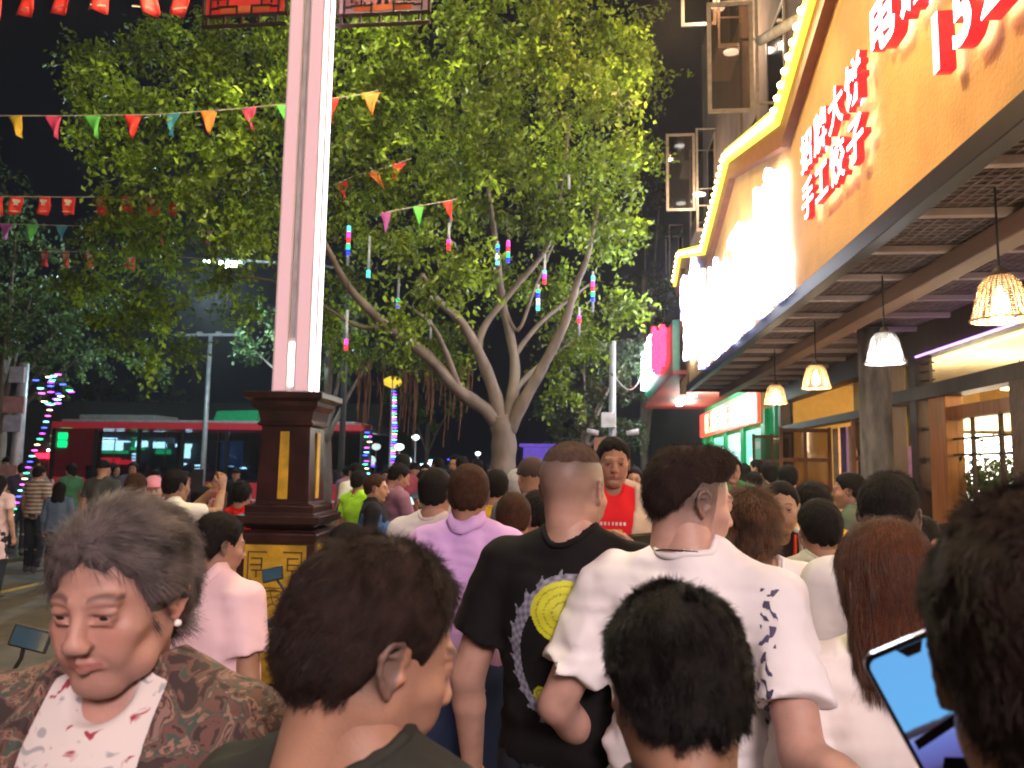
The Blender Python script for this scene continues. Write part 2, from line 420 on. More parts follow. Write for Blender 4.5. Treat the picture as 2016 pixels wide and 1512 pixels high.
def strands(V, F, n, L, comb, stand=.16, grav=.35, rad=.00035, npt=5, seed=1, jit=.13, keep=None, clump=0):
    """curves rooted on the hair cap; comb(p, nrm) gives the lie of the hair. returns (N*npt,3), radii"""
    rg = np.random.default_rng(seed); P, Nn = tri_sample(V, F, n, rg)
    if keep is not None: m = keep(P); P = P[m]; Nn = Nn[m]
    n = len(P); d = comb(P, Nn) + Nn * stand + rg.normal(size=P.shape) * jit
    if clump:
        cc = rg.normal(size=(400, 3)); cp = P[rg.integers(0, n, 400)]
        near = np.empty(n, int)
        for i in range(0, n, 4000): near[i:i + 4000] = np.argmin(((P[i:i + 4000, None] - cp[None]) ** 2).sum(2), 1)
        d += cc[near] * clump
    d /= np.linalg.norm(d, axis=1)[:, None] + 1e-9
    Ls = L * rg.uniform(.6, 1.15, n); pts = np.empty((n, npt, 3)); q = P - Nn * .002; step = (Ls / (npt - 1))[:, None]
    for k in range(npt):
        pts[:, k] = q; q = q + d * step
        d = d + comb(q, Nn) * .25 + np.array([0, 0, -grav]) / npt; d /= np.linalg.norm(d, axis=1)[:, None]
    r = np.linspace(1, .45, npt)[None] * rad * rg.uniform(.7, 1.3, n)[:, None]
    return pts.reshape(-1, 3), r.ravel(), npt
def strand_obj(name, S, M, parent, material):
    P, r, k = S; n = len(P) // k
    P = P @ np.array(M.to_3x3()).T + np.array(M.translation)
    hc = bpy.data.hair_curves.new(name); hc.add_curves([k] * n)
    hc.attributes['position'].data.foreach_set('vector', P.astype(np.float32).ravel())
    a = hc.attributes.get('radius') or hc.attributes.new('radius', 'FLOAT', 'POINT')
    a.data.foreach_set('value', (r * M.to_scale().x).astype(np.float32))
    hc.materials.append(material)
    o = link(name, hc, parent); o['kind'] = 'stuff'
    return o
# ------------------------------------------------------------ hand: wrist at origin, fingers to -Z, palm to -X, thumb to +Y (a right hand)
HANDS = {}
def hand_mesh(curl=.35, h=.0032):
    key = (curl, h)
    if key in HANDS: return HANDS[key]
    f = Field((-.11, -.07, -.21), (.05, .11, .05), h)
    f.cone((0, 0, .03), (0, 0, -.01), .025, .024, .02, sy=1.1)
    f.ell((0, 0, -.05), (.0155, .040, .048), .02)
    f.ell((-.008, .022, -.035), (.015, .018, .03), .015)
    for i, (y, L) in enumerate(((.031, .070), (.0105, .079), (-.0105, .073), (-.030, .058))):
        p = Vector((0, y, -.083)); a = curl * .8 + i * .04; pts = [p - Vector((0, 0, -.03)), p.copy()]
        for s, fr in enumerate((.45, .3, .25)):
            p = p + Vector((-math.sin(a), math.sin(y * 1.5) * .6, -math.cos(a))) * L * fr; pts.append(p.copy()); a += curl * (1.5 if s == 0 else 1.2)
        f.limb(pts, [.0085, .0088, .0082, .0076, .0066], .003)
    f.limb([(-.004, .018, -.022), (-.014, .044, -.05), (-.020 - .02 * curl, .052, -.078), (-.026 - .04 * curl, .046, -.100)], [.013, .0115, .0095, .0078], .006)
    HANDS[key] = f.mesh()
    return HANDS[key]
def frame_from(d, palm, pos, mirror=False):
    """place the hand: fingers along d, palm facing 'palm'"""
    z = -Vector(d).normalized(); x = -Vector(palm); x = (x - z * x.dot(z)).normalized(); y = z.cross(x)
    if mirror: y = -y
    return Matrix(((x.x, y.x, z.x, pos[0]), (x.y, y.y, z.y, pos[1]), (x.z, y.z, z.z, pos[2]), (0, 0, 0, 1)))
# ------------------------------------------------------------ people
HC = 1.585   # height of the middle of the head of a 1.7 m figure
def joints(pose):
    J = dict(shR=(.182, -.005, 1.392), elR=(.232, -.02, 1.10), wrR=(.245, .05, .855),
             shL=(-.182, -.005, 1.392), elL=(-.232, -.02, 1.10), wrL=(-.245, .05, .855),
             hipR=(.088, 0, .90), knR=(.098, .03, .49), anR=(.10, -.03, .09),
             hipL=(-.088, 0, .90), knL=(-.098, .02, .49), anL=(-.10, .02, .09),
             palmR=(-1, .25, 0), palmL=(1, .25, 0), curlR=.4, curlL=.4)
    J.update(pose or {}); return J
def torso(f, g=0., b=1., belly=0., female=False, k=.05, slope=0.):
    """g grows it, b is breadth"""
    f.ell((0, .0, 1.27), (.158 * b + g, .105 + g, .17 + g), k)
    f.ell((0, .012 + belly * .5, 1.07), ((.132 + belly) * b + g, .098 + belly + g, .17 + g), k)
    f.ell((0, -.008, .93), (.158 * b + g, .112 + g, .12 + g), k)
    f.cone((-.15 * b, -.012, 1.385 - slope), (.15 * b, -.012, 1.385 - slope), .052 + g, .052 + g, .06, sy=1.1)
    f.cone((0, -.03, 1.30), (0, -.028, 1.42), .085 + g, .058 + g, .06, sy=1.0)
    for s in (-1, 1):
        f.cone((s * .03, -.022, 1.475 - slope * .4), (s * .15 * b, -.012, 1.40 - slope), .034 + g, .046 + g, .05)
        f.ell((s * .075, -.068, 1.30), (.062 + g, .032 + g, .085 + g), .04)
        if female: f.ell((s * .072, .095, 1.24), (.055 + g, .05 + g, .055 + g), .03)
        else: f.ell((s * .07, .075, 1.29), (.07 + g, .035 + g, .06 + g), .04)
_bc = {}
def body_mesh(J, h, b, belly, female, armk, legs=True, slope=0.):
    f = Field((-.55, -.30, .02 if legs else .80), (.55, .60, 1.56), h)
    pts = [J[k] for k in ('elR', 'wrR', 'elL', 'wrL')]
    torso(f, -.006, b, belly, female, slope=slope)
    f.cone((0, -.034, 1.38), (0, -.012, 1.525), .058 if not female else .050, .054 if not female else .046, .03)
    for s in ('R', 'L'):
        sh, el, wr = J['sh' + s], J['el' + s], J['wr' + s]
        f.cone(sh, el, .053 * armk, .041 * armk, .03); 
        m = tuple(el[i] * .7 + wr[i] * .3 for i in range(3))
        f.cone(el, m, .041 * armk, .040 * armk, .012); f.cone(m, wr, .040 * armk, .0265 * armk, .012)
        if legs:
            f.cone(J['hip' + s], J['kn' + s], .083, .052, .03); kn, an = J['kn' + s], J['an' + s]
            m = tuple(kn[i] * .7 + an[i] * .3 for i in range(3)); m = (m[0], m[1] - .015, m[2])
            f.cone(kn, m, .052, .054, .02); f.cone(m, an, .054, .036, .02)
    return f.mesh()
def shirt_mesh(J, h, b, belly, female, armk, sleeve=.55, hem=.86, g=.012, open_=0., neck=.062, wr=.0055, seed=0, loose=1., slope=0., vneck=0., hood=False, neckz=0.):
    f = Field((-.50, -.32, hem - .03), (.50, .60, 1.56), h)
    torso(f, g, b, belly, female, slope=slope)
    f.cone((0, .004, 1.25), (0, .004, hem - .1), .15 * b * loose + g + belly * .7, (.168 * b + belly * .8) * loose + g, .06, sy=.72)
    x, y, z = f.grid()
    f.D = np.maximum(f.D, (hem + .006 * np.sin(x * 22 + seed) - z).astype(np.float32))
    for s in ('R', 'L'):
        sh, el, w_ = np.array(J['sh' + s], float), np.array(J['el' + s], float), np.array(J['wr' + s], float)
        if sleeve <= 0: continue
        if sleeve < 1: e = sh + (el - sh) * sleeve; f.cone(sh, e, .061 * armk + g * .6, .060 * armk + g * 1.3, .03, cut=True)
        else:
            f.cone(sh, el, .060 * armk + g * .5, .047 * armk + g, .03); e = el + (w_ - el) * min(1., sleeve - 1); f.cone(el, e, .047 * armk + g, .036 * armk + g * .8, .014, cut=True)
    if hood: f.ell((0, -.085, 1.43), (.11, .06, .07), .03)
    # folds: drape lines run down from the shoulders, fine creases at waist and armpit
    wx = wob(x, y, z * .25, 26, seed); w2 = wob(x * .6, y * .6, z * 1.6, 40, seed + 5); 
    amp = wr * (0.7 + 1.3 * np.clip((1.25 - z) / .3, 0, 1)); f.D += (amp * (wx * 2.3 + 1.1 * w2 + .5 * np.abs(wob(x, y, z * .7, 62, seed + 8)))).astype(np.float32)
    f.cone((0, -.035 + .0, 1.40 + .0 + neckz), (0, -.02, 1.62 + neckz), neck * .8, neck + .012, .006, 's')
    f.ell((0, .055, 1.475 - vneck), (neck * .8, .05, .05 + vneck), .01, 's')
    if open_:
        wd = open_ * (.35 + .65 * np.clip((z - hem) / .55, 0, 1)); cutf = np.minimum(np.abs(x) - wd, 1.)
        cutf = np.maximum(cutf, -(y - .02)); f.D = np.maximum(f.D, (-cutf).astype(np.float32))
    return f.mesh()
def trousers_mesh(J, h, b, shorts=False, g=.014, seed=0):
    f = Field((-.32, -.28, .04), (.32, .30, 1.04), h)
    f.ell((0, -.008, .93), (.158 * b + g, .112 + g, .13), .04)
    for s in ('R', 'L'):
        f.cone(J['hip' + s], J['kn' + s], .085 + g, .060 + g, .03)
        if not shorts: f.cone(J['kn' + s], J['an' + s], .060 + g, .050 + g, .02, cut=True)
    x, y, z = f.grid()
    f.D += (.004 * wob(x, y, z, 34, seed)).astype(np.float32)
    f.D = np.maximum(f.D, (z - 1.0).astype(np.float32))
    if shorts: f.D = np.maximum(f.D, (.52 - z).astype(np.float32))
    return f.mesh()
SHOE = None
def shoe_mesh():
    global SHOE
    if SHOE is None:
        f = Field((-.08, -.12, -.02), (.08, .24, .16), .008)
        f.ell((0, .10, .035), (.045, .085, .035), .03); f.ell((0, -.02, .045), (.038, .055, .045), .03); f.cone((0, -.025, .05), (0, -.03, .12), .043, .042, .02, cut=True)
        x, y, z = f.grid(); f.D = np.maximum(f.D, (.002 - z).astype(np.float32)); SHOE = f.mesh()
    return SHOE
HEADS = {}
def head_get(h, female, old, ears=True):
    k = (h, female, old, ears)
    if k not in HEADS: HEADS[k] = head_field(h, female, old, ears).mesh()
    return HEADS[k]
def mk_skin(): return colmat('skin', .47, sss=.06, bump=.15, bscale=260, spec=.4)
def mk_cloth(): return mat('cloth', (1, 1, 1), .85, var=.12, scale=5, objcol=True, bump=.15, bscale=900, spec=.15)
def mk_hair(name='dark_hair', col=(.012, .008, .006), rough=.42):
    mat(name + '_cap', col, .75, var=.35, scale=60, spec=.12, bump=.3, bscale=200)
    return mat(name, col, rough + .06, var=.35, scale=30, spec=.2)
def xf(V, M): return V @ np.array(M.to_3x3()).T + np.array(M.translation)
TAN = (.42, .225, .15); PALE = (.52, .32, .24); DARK = (.42, .25, .17)
PEOPLE = []
def place(px, py, Y, s=None):
    p = W(px, py, Y); return p, p.z / HC
GROUND_Z = .0
def person(label, px, py, Y, rz, head=(0, 0, 0), pose=None, hk=1., tone=TAN, female=False, old=False, b=1., belly=0., armk=1.,
           hair='short', hairc='dark_hair', shirt='tee', shirtc=(.5, .5, .5), shirtm=None, pants=(.03, .035, .05), h=.010, hh=.005, group=None,
           skirt=None, slope=0., hairN=0, inner=None, eyes=False, parts=None, seed=0, stubble=0., shoes=(.08, .08, .08), dz=0., collar=True, sleeve=None, hem=None, shirtk=None, shorts=False, scale=None, name='person', browc=(.03, .02, .018)):
    """px, py: where the middle of the head is seen; Y: how far up the street; rz: heading, 0 = walking away"""
    p = W(px, py, Y); s = scale or p.z / HC; J = joints(pose); fz = p.z - HC * s
    HM = Matrix.Translation((0, .012, HC)) @ Matrix.Rotation(R(head[0]), 4, 'Z') @ Matrix.Rotation(R(head[1]), 4, 'X') @ Matrix.Rotation(R(head[2]), 4, 'Y') @ Matrix.Scale(hk, 4)
    Vb, Fb = body_mesh(J, h, b, belly, female, armk, slope=slope)
    Vh, Fh = head_get(hh, female, old)
    sk = None
    if hair in ('fade', 'buzz', 'bald', 'short', 'crop'):
        if hair == 'buzz': sk = lambda x, y, z: np.clip((z + .065 - (y > .03) * .07) / .09, 0, 1) * (.62 + .33 * np.clip((z - .03) / .05, 0, 1)) * (y < .085)
        elif hair == 'fade': sk = lambda x, y, z: np.clip((z + .07 + np.clip(-y, -.05, .1) * .15 - (y > .028) * .05) / .08, 0, 1) * .92 * (y < .058)
        else: sk = lambda x, y, z: .8 * np.clip((z + .05) / .03, 0, 1) * (y < .0)
    Ch = head_cols(Vh, tone, sk, (.10, .075, .065) if hair != 'buzz' else (.13, .10, .088), stubble=stubble, browc=browc)
    Vh = xf(Vh, HM)
    Vs, Fs, Cs = [Vb, Vh], [Fb, Fh + len(Vb)], [np.tile(np.array(tone, float), (len(Vb), 1)), Ch]; n = len(Vb) + len(Vh)
    for sd in ('R', 'L'):
        hv, hf = hand_mesh(J['curl' + sd], .0032 if h < .0095 else .0042)
        d = np.array(J.get('hd' + sd, tuple(np.array(J['wr' + sd]) - np.array(J['el' + sd]))))
        M = frame_from(d, J['palm' + sd], J['wr' + sd], mirror=False)
        hv = hv.copy()
        if sd == 'L': hv[:, 1] *= -1; hf = hf[:, ::-1]; 
        # for the left hand the frame's y axis flips, so the mirrored thumb points forward again
        Vs.append(xf(hv * (.97 * armk ** .3), M)); Fs.append(hf + n); Cs.append(np.tile(np.array(tone, float) * (1.02, .95, .93), (len(hv), 1))); n += len(hv)
    V = np.concatenate(Vs) * s; F = np.concatenate(Fs); Cc = np.concatenate(Cs)
    o = link(name, mesh_np('person', V, F, [mk_skin()], col=Cc))
    o.rotation_euler = (0, 0, R(rz)); off = Vector((0, .012 * s, 0)); off.rotate(Euler((0, 0, R(rz))))
    o.location = (p.x - off.x, p.y - off.y, max(fz, 0) if scale is None else fz)
    tag(o, label, 'person', group); PEOPLE.append(o)
    cl = mk_cloth(); S = Matrix.Scale(s, 4); out = dict(root=o, s=s, HM=HM)
    # shirt
    kw = dict(tee=dict(sleeve=.62, hem=.86), tank=dict(sleeve=0, hem=.86), long=dict(sleeve=2., hem=.84), polo=dict(sleeve=.66, hem=.86), dress=dict(sleeve=.5, hem=.55, loose=1.05))[shirt]
    if sleeve is not None: kw['sleeve'] = sleeve
    if hem is not None: kw['hem'] = hem
    sk_ = dict(neck=.06); sk_.update(shirtk or {})
    kw.update(sk_)
    sv, sf = shirt_mesh(J, h, b, belly, female, armk, seed=seed, slope=slope, **kw)
    so = link('shirt', mesh_np('shirt', sv * s, sf, [shirtm or cl]), o, shirtc); out['shirt'] = so
    if inner:
        iv, if_ = shirt_mesh(J, h, b, belly, female, armk, seed=seed + 3, slope=slope, sleeve=0, hem=.88, g=.004, neck=.058, wr=.001)
        out['inner'] = link('undershirt', mesh_np('undershirt', iv * s, if_, [inner if not isinstance(inner, tuple) else cl]), o, inner if isinstance(inner, tuple) else None)
    if skirt is None:
        tv, tf = trousers_mesh(J, max(h, .012), b, shorts)
        link('trousers', mesh_np('trousers', tv * s, tf, [cl]), o, pants)
    for sd in ('R', 'L'):
        M = Matrix.Translation(Vector(J['an' + sd]) - Vector((0, 0, .09))); av, af = shoe_mesh()
        link('shoe', mesh_np('shoe', xf(av, M) * s, af, [mat('shoe_mat', (1, 1, 1), .6, objcol=True, var=.1)]), o, shoes)
    if collar and shirt in ('tee', 'polo', 'long'):
        mb = MB(); n_ = 40; nk = sk_['neck']
        bt = BVHTree.FromPolygons([tuple(v) for v in sv], [tuple(int(q) for q in p) for p in sf])
        def top(a, r):
            zz = []
            for rr in (r, r * 1.06, r * 1.12):
                hit = bt.ray_cast(Vector((rr * math.cos(a), -.026 + rr * 1.0 * math.sin(a), 1.75)), Vector((0, 0, -1)))
                if hit[0] is not None: zz.append(hit[0].z)
            return max(zz) if zz else 1.44
        full = shirt != 'polo'
        an = [(math.pi / 2 + .16 + (2 * math.pi - .32) * i / n_) if not full else 2 * math.pi * i / n_ for i in range(n_ + (0 if full else 1))]
        zt = [top(a, nk * 1.12) for a in an]
        zt = [max(1.40, min(1.515, np.median([zt[(i + k) % len(zt)] for k in range(-3, 4)]))) for i in range(len(zt))] if full else [max(1.42, min(1.50, z_)) for z_ in zt]
        if full:
            pts = [(nk * 1.13 * math.cos(a), -.027 + nk * 1.13 * math.sin(a), z_ - .003) for a, z_ in zip(an, zt)]; pts.append(pts[0])
            mb.tube(pts, .0085, 8, cap=False)
        else:
            rows = []
            for rr, dz_ in ((1.00, -.01), (1.06, .036), (1.12, .038), (1.26, .008), (1.36, -.012)):
                rows.append([(nk * rr * math.cos(a) * 1.03, -.028 + nk * rr * math.sin(a) * 1.05, z_ + dz_ - .012 * (math.sin(a) + 1) / 2 * (dz_ > 0)) for a, z_ in zip(an, zt)])
            V_ = [q for r_ in rows for q in r_]; m_ = n_ + 1
            mb.add(V_, [(a * m_ + i, a * m_ + i + 1, (a + 1) * m_ + i + 1, (a + 1) * m_ + i) for a in range(len(rows) - 1) for i in range(n_)])
        me_o = mb.build('collar', shirtm or cl, o, True, color=shirtc); me_o.data.transform(S)
        if shirt == 'polo':
            sol = me_o.modifiers.new('thickness', 'SOLIDIFY'); sol.thickness = .0025 * s
    if not hairN and Y < 8 and hair in ('short', 'crop', 'fade', 'bun', 'long'): hairN = 2600
    # hair
    hm = mk_hair(hairc) if isinstance(hairc, str) else hairc
    out['hairm'] = hm
    if hair not in ('bald', 'none'):
        q = max(hh, .005)
        if hair == 'buzz': hv, hf = hair_mesh(.004, .0035, line=([-.12, -.09, .0, .05, .08, .12], [.058, .060, .066, .066, .070, .076]), lump=.0006, seed=seed, taper=.04, wavy=.2)
        if hair == 'short': hv, hf = hair_mesh(q, .008, lump=.002, seed=seed)
        elif hair == 'crop': hv, hf = hair_mesh(q, .012, lump=.003, seed=seed)
        elif hair == 'fade': hv, hf = hair_mesh(q, .008, line=([-.12, -.085, -.055, -.02, .03, .05, .08, .12], [-.055, -.05, -.01, .034, .044, .052, .066, .075]), front=.012, lump=.003, seed=seed, taper=.05, wavy=.2)
        elif hair == 'old': hv, hf = hair_mesh(q, .016, line=([-.14, -.06, -.03, -.012, .02, .035, .055, .08, .12], [-.085, -.08, -.03, -.01, -.012, -.008, .045, .070, .074]), lump=.006, seed=seed, taper=.02)
        elif hair == 'bob': hv, hf = hair_mesh(q, .019, line=([-.15, .0, .03, .06, .09, .12], [-.14, -.14, -.09, .05, .065, .07]), lump=.003, seed=seed, zmin=-.24, taper=0)
        elif hair == 'long':
            def ex(f):
                g = Field.__new__(Field); g.ax = f.ax; g.h = f.h; g.D = np.full_like(f.D, .3)
                g.cone((0, -.05, .0), (0, -.070, -.14), .088, .100, .03, sy=.8); g.ell((0, -.02, .02), (.092, .10, .1), .03)
                x, y, z = g.grid(); g.D += (.003 * wob(x, y, z * .2, 90, 4)).astype(np.float32)
                g.D = np.maximum(g.D, (y - .03 - np.clip((z + .02) * -.0, -.1, 0)).astype(np.float32)); g.D = np.maximum(g.D, (-.185 + .010 * np.sin(x * 60) - z).astype(np.float32))
                f.D = np.minimum(f.D, g.D)
            hv, hf = hair_mesh(q, .016, lump=.003, seed=seed, zmin=-.28, extra=ex, taper=0)
        elif hair == 'bun':
            def ex(f):
                f.ell((0, -.10, -.035), (.052, .035, .075), .03); f.ell((.01, -.095, .055), (.05, .045, .045), .02)
            hv, hf = hair_mesh(q, .016, lump=.005, seed=seed, extra=ex, line=([-.15, -.05, -.02, .02, .03, .05, .08, .12], [-.12, -.09, -.03, .0, .0, .045, .07, .08]))
        elif hair == 'cap':
            hv, hf = hair_mesh(q, .014, line=([-.15, .0, .12], [.02, .03, .035]), lump=.0, seed=seed, taper=0)
        M = S @ HM
        ho = link('hair' if hair != 'cap' else 'cap', mesh_np('hair', xf(hv, M), hf, [MATS.get(hm.name + '_cap', hm)]), o); out['hair'] = ho; out['hairgeo'] = (hv, hf)
        if hair == 'cap':
            mb = MB(); rows = []
            mb.prism([(math.cos(R(a)) * .075, .07 + math.sin(R(a)) * .085) for a in range(0, 181, 15)], 'z', .036, .044)
            br = mb.build('cap_brim', hm, o, False); br.data.transform(M)
        if hairN:
            def comb(P, N):
                v = np.stack([P[:, 0] * 1.0, -.35 - .2 * np.sin(P[:, 2] * 40) + 0 * P[:, 0], -np.abs(P[:, 2]) * 0 - .55 + 0 * P[:, 0]], 1)
                v -= N * (v * N).sum(1)[:, None]; return v
            prm = dict(buzz=dict(L=.006, stand=.7, rad=.00028), short=dict(L=.010, stand=.12, rad=.0003), crop=dict(L=.018, stand=.12, rad=.00034, clump=.16), fade=dict(L=.015, stand=.35, rad=.0003, clump=.12), old=dict(L=.055, stand=.05, grav=1.6, rad=.00032, clump=.10), bob=dict(L=.06, stand=.1, grav=.8, rad=.0003),
                       long=dict(L=.045, stand=.04, grav=3.2, rad=.0003, jit=.10), bun=dict(L=.05, stand=.15, rad=.0003, clump=.15), cap=dict(L=.01))[hair]
            prm = dict(prm); prm.update((parts or {}).get('strand', {}))
            cf = (parts or {}).get('comb', comb)
            if hair in ('short', 'crop', 'fade', 'old'): prm['keep'] = lambda P: ~((np.abs(P[:, 0]) > .058) & (P[:, 2] < .035) & (P[:, 1] > -.045) & (P[:, 1] < .06))
            st = strands(hv, hf, hairN, prm.pop('L'), cf, seed=seed + 9, **prm)
            so_ = strand_obj('hair_strands', st, M, ho, (parts or {}).get('strandm', hm))
    if eyes:
        em = colmat('eye', .15); 
        for sx in (-1, 1):
            mb = MB(); mb.lathe([(.0122 * math.sin(R(a)), -.0122 * math.cos(R(a))) for a in range(4, 180, 8)], 16)
            e = mb.build('eye', em, o, True); v = np.array(mb.v)
            a = e.data.attributes.new('col', 'FLOAT_COLOR', 'POINT'); c = np.ones((len(v), 4)); c[:, :3] = (.46, .41, .39)
            rr = np.hypot(v[:, 0], v[:, 1]); up = v[:, 2] > 0; c[(rr < .0072) & up, :3] = (.03, .015, .01)
            a.data.foreach_set('color', c.astype(np.float32).ravel())
            e.data.transform(S @ HM @ Matrix.Translation((sx * .031, .0768, .004)) @ Matrix.Rotation(R(-112), 4, 'X'))
    return out
def print_patch(so, u0, u1, z0, z1, fn, n=90, name='print', side=-1, off=.0015, s=1.):
    """flat print on the cloth: a sheet that follows the shirt, coloured by fn(u,v)->rgb,mask"""
    me = so.data; V = np.zeros(len(me.vertices) * 3, np.float32); me.vertices.foreach_get('co', V); V = V.reshape(-1, 3)
    bt = BVHTree.FromPolygons([tuple(v) for v in V], [tuple(p.vertices) for p in me.polygons])
    m = int(n * (z1 - z0) / (u1 - u0)); us = np.linspace(0, 1, n); vs = np.linspace(0, 1, m)
    P = np.full((n, m, 3), np.nan)
    for i, u in enumerate(us):
        for j, v in enumerate(vs):
            hit = bt.ray_cast(Vector(((u0 + (u1 - u0) * u) * s, side * 1.0, (z0 + (z1 - z0) * v) * s)), Vector((0, -side, 0)))
            if hit[0] is not None: P[i, j] = hit[0] + Vector((0, side * off, 0))
    U, Vv = np.meshgrid(us, vs, indexing='ij'); col, mask = fn(U, Vv)
    ids = np.arange(n * m).reshape(n, m); ok = mask & ~np.isnan(P[..., 0])
    q = ok[:-1, :-1] & ok[1:, :-1] & ok[:-1, 1:] & ok[1:, 1:]
    I, Jx = np.nonzero(q); F = np.stack([ids[I, Jx], ids[I + 1, Jx], ids[I + 1, Jx + 1], ids[I, Jx + 1]], 1)
    used = np.unique(F); rm = np.full(n * m, -1); rm[used] = np.arange(len(used))
    o = link(name, mesh_np(name, P.reshape(-1, 3)[used], rm[F], [colmat('print_ink', .6)], col=col.reshape(-1, 3)[used]), so)
    return o
# ============================================================ the street
asph = mat('asphalt', (.17, .14, .105), .8, var=.35, scale=3, bump=.5, bscale=160)
def ground():
    mb = MB(); mb.box(-120, -60, -.3, 120, 160, -.12); tag(mb.build('road', asph), kind='structure')
    # paved strip along the shops, one step above the road
    pv = mat('pavement_stone', (.19, .165, .14), .7, var=.3, scale=5, bump=.3, bscale=90)
    o = MB().box(-2.9, -12, -.118, 4.0, 60, -.012).build('pavement', mat('joint', (.06, .055, .05), .9)); tag(o, kind='structure')
    kb = MB()
    k = tag(empty('kerb', (0, 0, 0)), kind='structure')
    kme = None
    for i in range(70):
        if kme is None:
            kme = MB().box(-3.06, 0, -.118, -2.905, .985, .0).build('kerb_stone', mat('kerb_granite', (.24, .22, .2), .7, scale=12), k, bevel=.012); kme.location = (0, -8, 0)
        else:
            c = kme.copy(); C.objects.link(c); c.location = (0, -8 + i, 0)
    # slabs: single ones near, joined beyond
    rg = random.Random(3); far = MB(); sm = None; n = 0
    for j in range(0, 56):
        for i in range(0, 11):
            x0 = -2.88 + i * .62; y0 = -1.5 + j * .62; dz = rg.uniform(-.003, .003)
            if j < 24:
                if sm is None: sm = MB().box(0, 0, -.02, .605, .605, 0).build('paving_slab', pv, o); sm.location = (x0, y0, dz)
                else: c = sm.copy(); C.objects.link(c); c.location = (x0, y0, dz)
            else: far.box(x0, y0, -.02, x0 + .605, y0 + .605, dz)
    f = far.build('paving_slabs', pv, o); f['kind'] = 'stuff'
    yl = mat('yellow_road_paint', (.55, .36, .05), .7, var=.3, scale=20)
    tag(MB().box(-7.95, -30, -.118, -7.8, 100, -.115).build('road_line', yl), kind='structure')
    wl = mat('white_road_paint', (.6, .58, .55), .7, var=.3, scale=20)
    for i in range(9):
        o_ = MB().box(-6.5 - i * .95, 16.5, -.118, -6.95 - i * .95, 19.5, -.115).build('crossing_stripe', wl); o_['kind'] = 'structure'
ground()

